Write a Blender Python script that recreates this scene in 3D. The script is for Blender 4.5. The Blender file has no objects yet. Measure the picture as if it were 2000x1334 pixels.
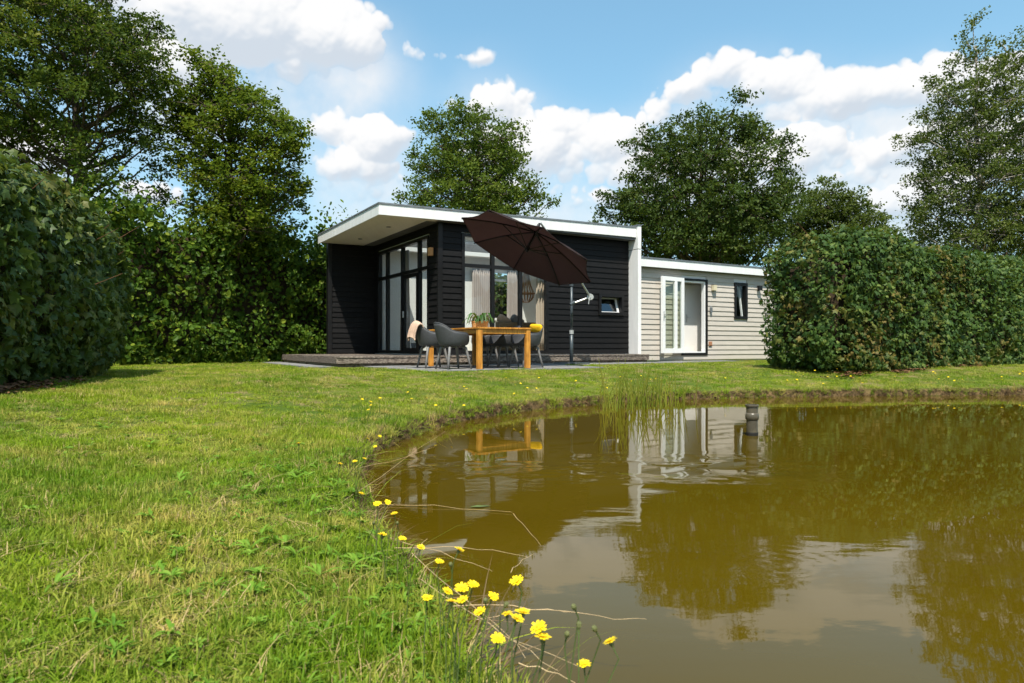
import bpy, math, random
import numpy as np
from mathutils import Vector, Matrix
random.seed(11)
RNG = np.random.default_rng(11)
SC = bpy.context.scene
COL = SC.collection

# ------------------------------------------------------------------ camera
F, ZC, HOR = 1333.0, 0.78, 677.0          # focal length in photo pixels, eye height above the water, horizon row
cam_d = bpy.data.cameras.new('camera'); cam = bpy.data.objects.new('camera', cam_d); COL.objects.link(cam)
cam.location = (0, 0, ZC); cam.rotation_euler = (math.radians(90), 0, 0)
cam_d.sensor_width = 36.0; cam_d.lens = 24.0; cam_d.shift_y = 0.005
cam_d.clip_start = 0.02; cam_d.clip_end = 3000
cam_d.dof.use_dof = True; cam_d.dof.focus_distance = 11.0; cam_d.dof.aperture_fstop = 9.0
SC.camera = cam

# ------------------------------------------------------------------ sun, sky, exposure
SUN = Vector((-0.03, -0.588, 1.0)).normalized()      # towards the sun
sun_d = bpy.data.lights.new('sun', 'SUN'); sun = bpy.data.objects.new('sun', sun_d); COL.objects.link(sun)
sun_d.energy = 4.9; sun_d.angle = math.radians(0.53); sun_d.color = (1.0, 0.935, 0.82)
sun.rotation_euler = SUN.to_track_quat('Z', 'Y').to_euler(); sun.location = (0, -10, 20)
SC.view_settings.view_transform = 'Standard'; SC.view_settings.look = 'None'
SC.view_settings.exposure = 0.6; SC.view_settings.gamma = 1.0; SC.view_settings.use_curve_mapping = False
SC.cycles.use_denoising = True; SC.cycles.use_adaptive_sampling = True; SC.cycles.adaptive_threshold = 0.025
SC.cycles.max_bounces = 6; SC.cycles.diffuse_bounces = 4; SC.cycles.glossy_bounces = 3; SC.cycles.transmission_bounces = 4; SC.cycles.transparent_max_bounces = 24
SC.cycles.sample_clamp_indirect = 6.0
SC.cycles.caustics_reflective = False; SC.cycles.caustics_refractive = False

class NT:
    """small helper for node trees"""
    def __init__(s, tree): s.t = tree; s.n = tree.nodes; s.l = tree.links
    def new(s, kind, ins=None, **props):
        n = s.n.new(kind)
        for k, v in props.items(): setattr(n, k, v)
        for k, v in (ins or {}).items(): s.put(n.inputs[k], v)
        return n
    def put(s, sock, v):
        if isinstance(v, bpy.types.NodeSocket): s.l.new(v, sock)
        else: sock.default_value = v
    def math(s, op, a, b=0.0, c=0.0, clamp=False):
        n = s.n.new('ShaderNodeMath'); n.operation = op; n.use_clamp = clamp
        s.put(n.inputs[0], a); s.put(n.inputs[1], b); s.put(n.inputs[2], c); return n.outputs[0]
    def vmath(s, op, a, b=(0, 0, 0), out=0):
        n = s.n.new('ShaderNodeVectorMath'); n.operation = op
        s.put(n.inputs[0], a); s.put(n.inputs[1], b); return n.outputs[out]
    def mix(s, fac, a, b, blend='MIX'):
        n = s.n.new('ShaderNodeMix'); n.data_type = 'RGBA'; n.blend_type = blend
        s.put(n.inputs[0], fac); s.put(n.inputs[6], a); s.put(n.inputs[7], b); return n.outputs[2]
    def rng(s, v, a, b, c=0.0, d=1.0, kind='SMOOTHSTEP'):
        n = s.n.new('ShaderNodeMapRange'); n.interpolation_type = kind
        for i, x in enumerate((v, a, b, c, d)): s.put(n.inputs[i], x)
        return n.outputs[0]
    def noise(s, vec, scale, detail=4.0, rough=0.55, dist=0.0, dim='3D'):
        n = s.n.new('ShaderNodeTexNoise'); n.noise_dimensions = dim
        if vec is not None: s.put(n.inputs['Vector'], vec)
        s.put(n.inputs['Scale'], scale); s.put(n.inputs['Detail'], detail)
        s.put(n.inputs['Roughness'], rough); s.put(n.inputs['Distortion'], dist); return n.outputs[0]

def rgb(r, g, b): return (r, g, b, 1.0)
def px_dir(x, y):
    v = Vector(((x - 1000) / F, 1.0, (HOR - y) / F)); return v.normalized()

world = bpy.data.worlds.new('World'); SC.world = world; world.use_nodes = True
w = NT(world.node_tree); w.n.clear()
sky = w.new('ShaderNodeTexSky', sky_type='NISHITA', sun_disc=False, sun_elevation=math.asin(SUN.z),
            sun_rotation=math.atan2(SUN.x, SUN.y), altitude=0.0, air_density=1.0, dust_density=0.6, ozone_density=2.2)
dirv = w.new('ShaderNodeTexCoord').outputs['Generated']
sep = w.new('ShaderNodeSeparateXYZ', {'Vector': dirv})
# ---- cumulus clouds, computed here as a field over the whole sky (azimuth x elevation):
# every cloud is a heap of round heads whose height field is lit by the sun
CW, CHT, ELMAX = 5120, 1280, 90.0
crng = np.random.default_rng(77)
PPD = CW / 360.0
def up_noise(cells_x, cells_y):
    g = crng.random((cells_y + 3, cells_x)); xs = np.arange(CW) * cells_x / CW; ys = np.arange(CHT) * cells_y / CHT
    def wts(t): return ((1 - t) ** 3 / 6, (3 * t ** 3 - 6 * t ** 2 + 4) / 6, (-3 * t ** 3 + 3 * t ** 2 + 3 * t + 1) / 6, t ** 3 / 6)
    xi = xs.astype(int); wx = wts(xs - xi); yi = ys.astype(int); wy = wts(ys - yi)
    r = sum(g[:, (xi + k - 1) % cells_x] * wx[k][None] for k in range(4))
    return (sum(r[yi + k] * wy[k][:, None] for k in range(4)) - 0.5).astype(np.float32)
def fbm2(c0, octs, gain=0.55):
    out = np.zeros((CHT, CW), np.float32); a_ = 1.0
    for k in range(octs): out += a_ * up_noise(c0 * 2 ** k, max(2, c0 * 2 ** k // 4)); a_ *= gain
    return out
n_big = fbm2(80, 6, 0.58); n_fine = fbm2(420, 4, 0.62); wx_ = fbm2(170, 4, 0.6) * 16.0; wy_ = fbm2(170, 4, 0.6) * 13.0
H = np.full((CHT, CW), -3.0, np.float32)
def heap(az, el, rx, ry, n=46, base=0.55):
    """a cumulus heap: az, el, half width and half height in degrees"""
    cx0 = (az / 360.0 + 0.5) * CW; cy0 = el / ELMAX * CHT; st = 1.0 / max(0.3, math.cos(math.radians(min(el, 70))))
    for k in range(n):
        a_ = crng.uniform(0, 2 * math.pi); q = crng.random() ** 0.55; ex = math.cos(a_) * q; ey = math.sin(a_) * q
        if ey < 0: ey *= base
        r = min(rx, ry * 1.3) * (0.58 - 0.40 * q) * crng.uniform(0.6, 1.25); r = max(r, 0.22)
        cx = cx0 + ex * (rx - r * 0.5) * PPD * st; cy = cy0 + ey * (ry - r * 0.5) * PPD; rp = r * PPD
        hw, hh = int(rp * st) + 30, int(rp) + 26
        y0, y1 = max(0, int(cy) - hh), min(CHT, int(cy) + hh)
        if y1 <= y0: continue
        xs = np.arange(int(cx) - hw, int(cx) + hw); ys = np.arange(y0, y1); xm = xs % CW
        ix = np.ix_(ys, xm)
        d2 = (((xs[None] - cx) + wx_[ix]) / st) ** 2 + ((ys[:, None] - cy) + wy_[ix]) ** 2
        h = np.where(d2 < rp * rp, np.sqrt(np.maximum(rp * rp - d2, 0)), -(np.sqrt(d2) - rp)) / PPD
        H[ix] = np.maximum(H[ix], h)
def px_heap(x, y, rx, ry, n=46):
    c = px_dir(x, y); k = c.y * 57.3 / F
    heap(math.degrees(math.atan2(c.x, c.y)), math.degrees(math.asin(c.z)), rx * k, ry * k, n)
HEAPS = [(450, 20, 240, 120, 80), (600, 70, 150, 90, 60), (330, 120, 130, 75, 40), (560, 128, 100, 46, 40), (690, 45, 72, 50, 36), (640, 105, 70, 40, 24),
         (645, 255, 50, 46, 30), (735, 268, 72, 56, 46), (690, 318, 108, 46, 46), (640, 325, 50, 40, 20), (740, 345, 90, 22, 20),
         (878, 205, 28, 18, 14), (975, 218, 76, 46, 46), (1085, 245, 76, 44, 46), (1040, 300, 160, 60, 60), (1190, 280, 96, 58, 46), (1120, 345, 120, 30, 24),
         (1282, 222, 36, 54, 30), (1230, 330, 150, 50, 40), (1420, 140, 70, 50, 40), (1355, 180, 66, 40, 36), (1520, 165, 100, 62, 56), (1640, 195, 110, 60, 56), (1750, 170, 90, 54, 46), (1850, 160, 90, 66, 46), (1970, 160, 90, 66, 40),
         (1560, 225, 120, 34, 30), (1620, 285, 76, 40, 36), (1720, 300, 84, 40, 36), (1690, 345, 66, 28, 24), (1740, 400, 60, 40, 30), (1850, 380, 90, 60, 40), (1880, 270, 120, 60, 40), (1990, 300, 110, 90, 40),
         (1000, 365, 170, 34, 36), (1240, 385, 170, 40, 40), (1480, 330, 160, 50, 40), (1560, 285, 90, 40, 30), (700, 372, 130, 20, 24),
         (800, 103, 26, 15, 12), (925, 113, 34, 12, 12), (858, 104, 16, 8, 6), (790, 95, 12, 10, 6), (180, 60, 60, 60, 20), (60, 300, 130, 70, 30), (290, 380, 70, 32, 24), (940, 385, 90, 26, 20)]
for h_ in HEAPS: px_heap(*h_)
for k in range(46):                      # the same weather all round
    az = crng.uniform(48, 312); el = 4 + 42 * crng.random() ** 1.3; sz = crng.uniform(4, 11)
    for j in range(3): heap(az + crng.normal() * sz * 0.8, el + crng.normal() * sz * 0.18, sz * crng.uniform(0.5, 1.0), sz * crng.uniform(0.25, 0.45), 30)
Hn = H + 1.15 * n_big + 0.55 * n_fine
def sstep(x, a_, b_): t_ = np.clip((x - a_) / (b_ - a_), 0, 1); return t_ * t_ * (3 - 2 * t_)
def blur(A, n):
    k = 2 * n + 1
    P = np.pad(A, ((n + 1, n), (0, 0)), mode='edge').cumsum(0, dtype=np.float64); A = (P[k:] - P[:-k]) / k
    P = np.pad(A, ((0, 0), (n + 1, n)), mode='wrap').cumsum(1, dtype=np.float64); return ((P[:, k:] - P[:, :-k]) / k).astype(np.float32)
cover_ = sstep(Hn, -0.14, 0.55)
S = np.maximum(blur(Hn, 1), -0.4); gy_, gx_ = np.gradient(S * PPD); S2 = np.maximum(blur(blur(H + 0.9 * n_big, 9), 9), -0.5); hy_, hx_ = np.gradient(S2 * PPD)
def lam(gx, gy): return (-gx * -0.25 - gy * 0.78 + 0.58) / np.sqrt(gx * gx + gy * gy + 1)
lit_ = 0.34 * np.clip(lam(gx_, gy_), -0.4, 1) + 0.66 * np.clip(lam(hx_ * 1.2, hy_ * 1.2), -0.4, 1)
lit_ = sstep(blur(lit_, 1) + 0.05 * n_big, -0.05, 0.72)
lit_ = lit_ * 0.88 + 0.12
under = sstep(blur(hy_, 6), 0.0, 0.5); cover_ = cover_ * (1 - 0.75 * under) + 0.75 * under * sstep(Hn, -0.75, 1.5)
sheet = np.roll(blur(blur((Hn > 0.1).astype(np.float32), 34), 34), -40, 0); sheet = np.clip(sheet * 1.9, 0, 1) * np.clip(0.75 + 1.3 * n_big, 0.25, 1.0) * 0.85
lit_ = np.where(cover_ > 0.02, lit_ * cover_ + (1 - cover_) * 0.80, 0.80); cover_ = np.maximum(cover_, sheet)
del gx_, gy_, hx_, hy_, S, S2, H
img = bpy.data.images.new('cloud_field', CW, CHT, alpha=True, float_buffer=True); img.colorspace_settings.name = 'Non-Color'
buf = np.empty((CHT, CW, 4), np.float32); buf[..., 0] = cover_; buf[..., 1] = lit_; buf[..., 2] = 0; buf[..., 3] = 1
img.pixels.foreach_set(buf.ravel()); img.update(); img.pack()
del buf, cover_, lit_, Hn, wx_, wy_, n_big, n_fine
au = w.math('ADD', w.math('DIVIDE', w.math('ARCTAN2', sep.outputs['X'], sep.outputs['Y']), 2 * math.pi), 0.5)
av = w.math('MAXIMUM', w.math('DIVIDE', w.math('ARCSINE', sep.outputs['Z']), math.pi / 2), 0.002)
tex = w.new('ShaderNodeTexImage', {'Vector': w.new('ShaderNodeCombineXYZ', {'X': au, 'Y': av}).outputs[0]}, image=img, interpolation='Linear', extension='EXTEND')
ch = w.new('ShaderNodeSeparateColor', {'Color': tex.outputs[0]})
cloudcol = w.mix(ch.outputs[1], rgb(0.40, 0.455, 0.52), rgb(0.66, 0.66, 0.662))
skycol = w.mix(1.0, sky.outputs[0], rgb(0.088, 0.146, 0.145), 'MULTIPLY')
# a pale veil of summer air low over the horizon
veil = w.rng(sep.outputs['Z'], 0.50, 0.02, 0.30, 0.74)
skycol = w.mix(veil, skycol, rgb(0.315, 0.475, 0.575))
fade = w.math('MULTIPLY', ch.outputs[0], w.rng(sep.outputs['Z'], 0.02, 0.22, 0.30, 1.0))
final = w.mix(fade, skycol, cloudcol)
bg = w.new('ShaderNodeBackground', {'Color': final, 'Strength': 1.0})
wo = w.new('ShaderNodeOutputWorld'); w.l.new(bg.outputs[0], wo.inputs[0])
world.cycles.sampling_method = 'MANUAL'; world.cycles.sample_map_resolution = 512

# ------------------------------------------------------------------ materials
MATS = {}
def mat(name, color, rough=0.6, spec=0.5, metal=0.0, var=0.0, vscale=8.0, vcolor=None, bump=0.0, bscale=40.0, stretch=(1, 1, 1), coords='Object', coat=0.0, rand=0.0):
    m = bpy.data.materials.new(name); m.use_nodes = True; MATS[name] = m
    t = NT(m.node_tree); b = t.n['Principled BSDF']
    b.inputs['Roughness'].default_value = rough; b.inputs['Metallic'].default_value = metal
    b.inputs['Specular IOR Level'].default_value = spec; b.inputs['Coat Weight'].default_value = coat
    col = rgb(*color)
    vec = None
    if var or bump or vcolor:
        if coords == 'World': vec = t.new('ShaderNodeNewGeometry').outputs['Position']
        else: vec = t.new('ShaderNodeTexCoord').outputs['Object']
        vec = t.vmath('MULTIPLY', vec, stretch)
    if var or vcolor:
        f = t.noise(vec, vscale, 6.0, 0.6)
        f = t.rng(f, 0.36, 0.66)
        dark = vcolor or tuple(c * (1 - var) for c in color)
        col = t.mix(f, rgb(*dark), col)
    if rand:
        r = t.new('ShaderNodeObjectInfo').outputs['Random']
        hsv = t.new('ShaderNodeHueSaturation', {'Color': col, 'Value': t.math('ADD', 1.0 - rand, t.math('MULTIPLY', r, 2 * rand))})
        col = hsv.outputs[0]
    t.put(b.inputs['Base Color'], col)
    if bump:
        bn = t.new('ShaderNodeBump', {'Strength': bump, 'Distance': 0.01, 'Height': t.noise(vec, bscale, 5.0, 0.6)})
        t.l.new(bn.outputs[0], b.inputs['Normal'])
    return m

def leaf_mat(name, c1, c2, c3, rough=0.42, trans=0.35, spec=0.28, patch=0.0, pcol=(0.2, 0.1, 0.02)):
    """leaf colour runs c1..c2..c3 over the leaf's own tint number"""
    c1, c2, c3 = [(c[0] * 0.90, c[1] * 0.98, c[2] * 1.25) for c in (c1, c2, c3)]
    m = bpy.data.materials.new(name); m.use_nodes = True; MATS[name] = m
    t = NT(m.node_tree); b = t.n['Principled BSDF']
    a = t.new('ShaderNodeAttribute', attribute_name='tint').outputs['Fac']
    col = t.mix(t.rng(a, 0.0, 0.6, kind='LINEAR'), rgb(*c1), rgb(*c2))
    col = t.mix(t.rng(a, 0.6, 1.0, kind='LINEAR'), col, rgb(*c3))
    if patch:
        pos = t.new('ShaderNodeNewGeometry').outputs['Position']
        n = t.rng(t.noise(pos, 0.9, 4.0, 0.6), 0.49, 0.66)
        n = t.math('MULTIPLY', n, t.rng(a, 0.25, 0.6))
        col = t.mix(t.math('MULTIPLY', n, patch), col, rgb(*pcol))
    t.put(b.inputs['Base Color'], col)
    b.inputs['Roughness'].default_value = rough + 0.08; b.inputs['Specular IOR Level'].default_value = spec
    tr = t.new('ShaderNodeBsdfTranslucent', {'Color': t.mix(0.5, col, rgb(0.25, 0.34, 0.03))})
    mx = t.new('ShaderNodeMixShader', {0: trans}); t.l.new(b.outputs[0], mx.inputs[1]); t.l.new(tr.outputs[0], mx.inputs[2])
    t.l.new(mx.outputs[0], t.n['Material Output'].inputs[0])
    return m

def glass_mat(name, tint=(0.97, 0.985, 0.98), base=0.03):
    m = bpy.data.materials.new(name); m.use_nodes = True; MATS[name] = m
    t = NT(m.node_tree); t.n.remove(t.n['Principled BSDF'])
    fc = t.new('ShaderNodeLayerWeight', {'Blend': 0.5}).outputs['Facing']
    fr = t.math('ADD', base, t.math('MULTIPLY', t.math('POWER', fc, 5.0), 1.0 - base), clamp=True)
    tr = t.new('ShaderNodeBsdfTransparent', {'Color': rgb(*tint)})
    gl = t.new('ShaderNodeBsdfGlossy', {'Color': rgb(0.95, 0.97, 1.0), 'Roughness': 0.0})
    mx = t.new('ShaderNodeMixShader', {0: fr}); t.l.new(tr.outputs[0], mx.inputs[1]); t.l.new(gl.outputs[0], mx.inputs[2])
    t.l.new(mx.outputs[0], t.n['Material Output'].inputs[0])
    return m

mat('black_board', (0.0088, 0.0085, 0.0090), 0.62, 0.2, var=0.5, vscale=6.0, stretch=(0.35, 3, 9), bump=0.25, bscale=26.0, coords='World', rand=0.22)
mat('black_frame', (0.009, 0.0088, 0.0095), 0.45, 0.3, var=0.25, vscale=3.0)
mat('grey_board', (0.50, 0.455, 0.405), 0.62, 0.35, var=0.10, vscale=5.0, stretch=(0.5, 1, 4), bump=0.06, bscale=60.0, coords='World', rand=0.035)
mat('white_panel', (0.80, 0.80, 0.795), 0.38, 0.5, var=0.09, vscale=2.2, stretch=(3, 3, 0.5), coords='World')
mat('white_pvc', (0.80, 0.80, 0.80), 0.3, 0.5, var=0.03, vscale=3.0)
mat('soffit', (0.66, 0.62, 0.55), 0.6, 0.3, var=0.05, vscale=2.0, stretch=(8, 0.4, 1), coords='World')
mat('roof_felt', (0.12, 0.125, 0.13), 0.8, 0.3, var=0.3, vscale=3.0, bump=0.2)
mat('zinc', (0.20, 0.22, 0.235), 0.45, 0.5, metal=0.3, var=0.25, vscale=6.0)
mat('inner_wall', (0.70, 0.695, 0.68), 0.8, 0.2, var=0.04, vscale=1.5, coords='World')
mat('inner_floor', (0.70, 0.62, 0.50), 0.5, 0.4, var=0.2, vscale=4.0, stretch=(0.4, 6, 1), coords='World')
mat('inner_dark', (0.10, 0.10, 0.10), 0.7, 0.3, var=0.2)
mat('deck_wood', (0.27, 0.225, 0.185), 0.8, 0.25, vcolor=(0.06, 0.046, 0.037), vscale=5.0, stretch=(0.6, 6, 14), bump=0.5, bscale=30.0, coords='World', rand=0.25)
mat('paving', (0.24, 0.235, 0.23), 0.85, 0.25, var=0.35, vscale=7.0, bump=0.3, bscale=60.0, coords='World', rand=0.12)
mat('teak', (0.62, 0.28, 0.045), 0.5, 0.4, vcolor=(0.40, 0.16, 0.024), vscale=5.0, stretch=(6, 1, 1), bump=0.15, bscale=30.0)
mat('chair_shell', (0.062, 0.064, 0.070), 0.55, 0.4, var=0.15, vscale=30.0, bump=0.25, bscale=160.0)
mat('chair_leg', (0.17, 0.165, 0.16), 0.5, 0.45, var=0.15, vscale=20.0)
mat('canopy', (0.070, 0.050, 0.049), 0.9, 0.15, var=0.18, vscale=3.0, bump=0.1, bscale=90.0)
mat('pole_metal', (0.060, 0.075, 0.085), 0.4, 0.5, metal=0.2, var=0.12, vscale=9.0)
mat('pale_metal', (0.55, 0.55, 0.54), 0.38, 0.5, metal=0.5, var=0.12, vscale=9.0)
mat('rib_metal', (0.006, 0.005, 0.005), 0.4, 0.4, var=0.1)
mat('blanket', (0.58, 0.40, 0.30), 0.95, 0.1, var=0.15, vscale=40.0, bump=0.5, bscale=160.0)
mat('yellow_cloth', (0.80, 0.45, 0.015), 0.9, 0.15, var=0.15, vscale=12.0, bump=0.3, bscale=90.0)
mat('basket', (0.60, 0.36, 0.15), 0.8, 0.2, vcolor=(0.38, 0.20, 0.07), vscale=30.0, stretch=(1, 1, 5), bump=0.4, bscale=60.0)
mat('soil', (0.05, 0.032, 0.02), 0.95, 0.1, var=0.4, vscale=30.0)
mat('curtain', (0.40, 0.35, 0.33), 0.95, 0.1, var=0.12, vscale=6.0, stretch=(6, 6, 0.3))
mat('curtain_light', (0.55, 0.45, 0.36), 0.95, 0.1, var=0.1, vscale=6.0, stretch=(6, 6, 0.3))
mat('sofa', (0.24, 0.165, 0.105), 0.85, 0.2, var=0.25, vscale=7.0, bump=0.2, bscale=60.0)
mat('pillow', (0.50, 0.36, 0.28), 0.95, 0.1, var=0.15, vscale=9.0)
mat('pillow_grey', (0.20, 0.205, 0.22), 0.95, 0.1, var=0.15, vscale=9.0)
mat('lamp_wood', (0.40, 0.20, 0.085), 0.6, 0.3, var=0.25, vscale=9.0)
mat('copper', (0.62, 0.33, 0.14), 0.5, 0.4, var=0.2, vscale=12.0)
mat('lamp_cream', (0.62, 0.55, 0.38), 0.5, 0.4, var=0.1)
mat('terracotta', (0.42, 0.20, 0.11), 0.7, 0.3, var=0.25, vscale=25.0)
mat('plant_pipe', (0.105, 0.088, 0.058), 0.32, 0.5, var=0.35, vscale=10.0, bump=0.1)
mat('pipe_dirt', (0.016, 0.014, 0.011), 0.6, 0.4, var=0.4, vscale=20.0)
mat('bark', (0.115, 0.088, 0.062), 0.9, 0.2, var=0.55, vscale=6.0, stretch=(3, 3, 0.6), bump=0.6, bscale=14.0)
mat('birch_bark', (0.52, 0.47, 0.40), 0.8, 0.2, vcolor=(0.10, 0.085, 0.07), vscale=3.0, stretch=(1, 1, 4), bump=0.3, bscale=14.0)
mat('twigs', (0.055, 0.040, 0.026), 0.95, 0.1, var=0.4, vscale=12.0, bump=0.8, bscale=18.0)  # dark brown for the solid hedge cores that stop light passing through
mat('stem_green', (0.105, 0.150, 0.040), 0.6, 0.3, var=0.3, vscale=14.0)
mat('petal', (0.86, 0.62, 0.008), 0.55, 0.3, var=0.12, vscale=60.0)
mat('flower_eye', (0.75, 0.40, 0.008), 0.7, 0.2, var=0.2, vscale=200.0)
mat('bud', (0.15, 0.16, 0.06), 0.7, 0.2, var=0.3, vscale=60.0)
mat('straw', (0.55, 0.40, 0.22), 0.8, 0.25, var=0.3, vscale=9.0)
mat('dead_leaf', (0.17, 0.085, 0.04), 0.85, 0.2, var=0.5, vscale=9.0)
m = MATS['canopy']; t = NT(m.node_tree)
tl = t.new('ShaderNodeBsdfTranslucent', {'Color': rgb(0.20, 0.138, 0.135)}); mx = t.new('ShaderNodeMixShader', {0: 0.5})
t.l.new(t.n['Principled BSDF'].outputs[0], mx.inputs[1]); t.l.new(tl.outputs[0], mx.inputs[2]); t.l.new(mx.outputs[0], t.n['Material Output'].inputs[0])
glass_mat('glass'); glass_mat('dark_glass', (0.45, 0.5, 0.5), 0.12); glass_mat('glass_green', (0.90, 0.94, 0.90), 0.04)
leaf_mat('oak_leaf', (0.036, 0.062, 0.006), (0.084, 0.122, 0.011), (0.2, 0.21, 0.022), rough=0.45, trans=0.3, spec=0.14)
leaf_mat('oak_dark_leaf', (0.022, 0.038, 0.006), (0.052, 0.08, 0.011), (0.125, 0.135, 0.022), rough=0.45, trans=0.22, spec=0.14)
leaf_mat('maple_leaf', (0.024, 0.043, 0.005), (0.064, 0.096, 0.008), (0.2, 0.185, 0.016), rough=0.45, trans=0.28, spec=0.14)
leaf_mat('beech_leaf', (0.038, 0.064, 0.004), (0.11, 0.15, 0.007), (0.27, 0.235, 0.016), rough=0.45, trans=0.36, spec=0.14)
leaf_mat('birch_leaf', (0.042, 0.06, 0.008), (0.09, 0.112, 0.016), (0.19, 0.19, 0.036), rough=0.42, trans=0.28, spec=0.2)
leaf_mat('hazel_leaf', (0.028, 0.058, 0.005), (0.08, 0.142, 0.009), (0.26, 0.28, 0.022), rough=0.45, trans=0.32, spec=0.14)
leaf_mat('ivy_leaf', (0.027, 0.056, 0.011), (0.068, 0.118, 0.018), (0.175, 0.2, 0.032), rough=0.44, trans=0.22, spec=0.18, patch=0.62, pcol=(0.22, 0.115, 0.035))
leaf_mat('shade_maple_leaf', (0.036, 0.066, 0.013), (0.088, 0.132, 0.022), (0.2, 0.195, 0.036), rough=0.40, trans=0.28, spec=0.25, patch=0.35, pcol=(0.22, 0.13, 0.035))
leaf_mat('weed_leaf', (0.1, 0.2, 0.012), (0.17, 0.3, 0.02), (0.28, 0.4, 0.04), rough=0.5, trans=0.38, spec=0.2)
leaf_mat('pot_leaf', (0.030, 0.075, 0.015), (0.070, 0.16, 0.030), (0.17, 0.26, 0.10), rough=0.35, trans=0.25)

def grass_mat(name, lush, pale, dry, dry_amt):
    m = bpy.data.materials.new(name); m.use_nodes = True; MATS[name] = m
    t = NT(m.node_tree); b = t.n['Principled BSDF']
    pos = t.new('ShaderNodeNewGeometry').outputs['Position']
    pos = t.vmath('MULTIPLY', pos, (1, 1, 0.0))
    a = t.new('ShaderNodeAttribute', attribute_name='tint').outputs['Fac']
    ri = t.new('ShaderNodeObjectInfo').outputs['Random']
    n1 = t.rng(t.noise(pos, 0.55, 4.0, 0.6), 0.40, 0.62)
    n2 = t.rng(t.noise(pos, 1.5, 6.0, 0.7), 0.43, 0.62)
    n3 = t.rng(t.noise(pos, 7.0, 3.0, 0.6), 0.48, 0.68)
    col = t.mix(t.math('ADD', t.math('MULTIPLY', n1, 0.55), t.math('MULTIPLY', a, 0.45)), rgb(*lush), rgb(*pale))
    d = t.math('MULTIPLY', t.math('MULTIPLY', n2, t.math('ADD', 0.45, t.math('MULTIPLY', n3, 0.55))), dry_amt)
    d = t.math('MULTIPLY', d, t.rng(t.math('ADD', a, ri), 0.35, 1.1))
    col = t.mix(d, col, rgb(*dry))
    hsv = t.new('ShaderNodeHueSaturation', {'Color': col, 'Value': t.math('ADD', 0.80, t.math('MULTIPLY', ri, 0.40))})
    col = hsv.outputs[0]
    t.put(b.inputs['Base Color'], col); b.inputs['Roughness'].default_value = 0.55; b.inputs['Specular IOR Level'].default_value = 0.18
    tr = t.new('ShaderNodeBsdfTranslucent', {'Color': col})
    mx = t.new('ShaderNodeMixShader', {0: 0.40}); t.l.new(b.outputs[0], mx.inputs[1]); t.l.new(tr.outputs[0], mx.inputs[2])
    t.l.new(mx.outputs[0], t.n['Material Output'].inputs[0])
grass_mat('grass', (0.098, 0.205, 0.008), (0.31, 0.375, 0.020), (0.56, 0.42, 0.13), 0.95)
grass_mat('dry_grass', (0.44, 0.34, 0.14), (0.54, 0.42, 0.19), (0.60, 0.44, 0.22), 1.0)
grass_mat('root_grass', (0.13, 0.084, 0.042), (0.24, 0.165, 0.085), (0.36, 0.25, 0.13), 1.0)
grass_mat('rush', (0.20, 0.27, 0.030), (0.42, 0.40, 0.05), (0.55, 0.40, 0.10), 0.6)

# the ground sheet: lawn soil and moss under the blades, bare earth on the pond bank
m = bpy.data.materials.new('ground'); m.use_nodes = True; MATS['ground'] = m
t = NT(m.node_tree); b = t.n['Principled BSDF']
pos = t.new('ShaderNodeNewGeometry').outputs['Position']
bank = t.new('ShaderNodeAttribute', attribute_name='bank').outputs['Fac']
c = t.mix(t.rng(t.noise(pos, 0.7, 5.0, 0.6), 0.4, 0.62), rgb(0.075, 0.135, 0.010), rgb(0.17, 0.205, 0.022))
c = t.mix(t.rng(t.noise(pos, 2.3, 5.0, 0.65), 0.47, 0.68), c, rgb(0.27, 0.21, 0.09))
c = t.mix(t.rng(t.noise(pos, 60.0, 3.0, 0.7), 0.35, 0.7), t.mix(0.6, c, rgb(0.04, 0.04, 0.012)), c)
e = t.mix(t.rng(t.noise(pos, 16.0, 5.0, 0.65), 0.38, 0.66), rgb(0.035, 0.023, 0.011), rgb(0.15, 0.098, 0.045))
c = t.mix(bank, c, e)
t.put(b.inputs['Base Color'], c); b.inputs['Roughness'].default_value = 0.95; b.inputs['Specular IOR Level'].default_value = 0.1
bn = t.new('ShaderNodeBump', {'Strength': 0.7, 'Distance': 0.02, 'Height': t.noise(pos, 45.0, 4.0, 0.7)}); t.l.new(bn.outputs[0], b.inputs['Normal'])

# turbid pond water
m = bpy.data.materials.new('water'); m.use_nodes = True; MATS['water'] = m
t = NT(m.node_tree); b = t.n['Principled BSDF']
pos = t.new('ShaderNodeNewGeometry').outputs['Position']
c = t.mix(t.rng(t.noise(pos, 0.35, 3.0), 0.35, 0.65), rgb(0.062, 0.0405, 0.0012), rgb(0.076, 0.051, 0.0024))
t.put(b.inputs['Base Color'], c); b.inputs['Roughness'].default_value = 0.015; b.inputs['IOR'].default_value = 1.333
b.inputs['Specular IOR Level'].default_value = 0.5
fine = t.noise(t.vmath('MULTIPLY', pos, (1, 1.8, 1)), 20.0, 3.0, 0.55)
mid = t.noise(t.vmath('MULTIPLY', pos, (1, 2.2, 1)), 2.3, 2.0, 0.5)
swell = t.rng(t.noise(pos, 0.42, 2.0), 0.44, 0.62, 0.12, 1.0)
# a strip of wind ripples across the middle of the pond
sp = t.new('ShaderNodeSeparateXYZ', {'Vector': pos})
band = t.math('MULTIPLY', t.rng(sp.outputs['Y'], 3.7, 4.1), t.rng(sp.outputs['Y'], 5.3, 4.4))
band = t.math('MULTIPLY', band, t.rng(t.noise(pos, 1.1, 3.0), 0.44, 0.60))
band = t.math('MULTIPLY', band, t.rng(sp.outputs['X'], 2.2, 1.6))
amp = t.math('ADD', swell, t.math('MULTIPLY', band, 5.0))
h = t.math('ADD', t.math('MULTIPLY', fine, 0.00020), t.math('MULTIPLY', mid, 0.0020))
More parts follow.
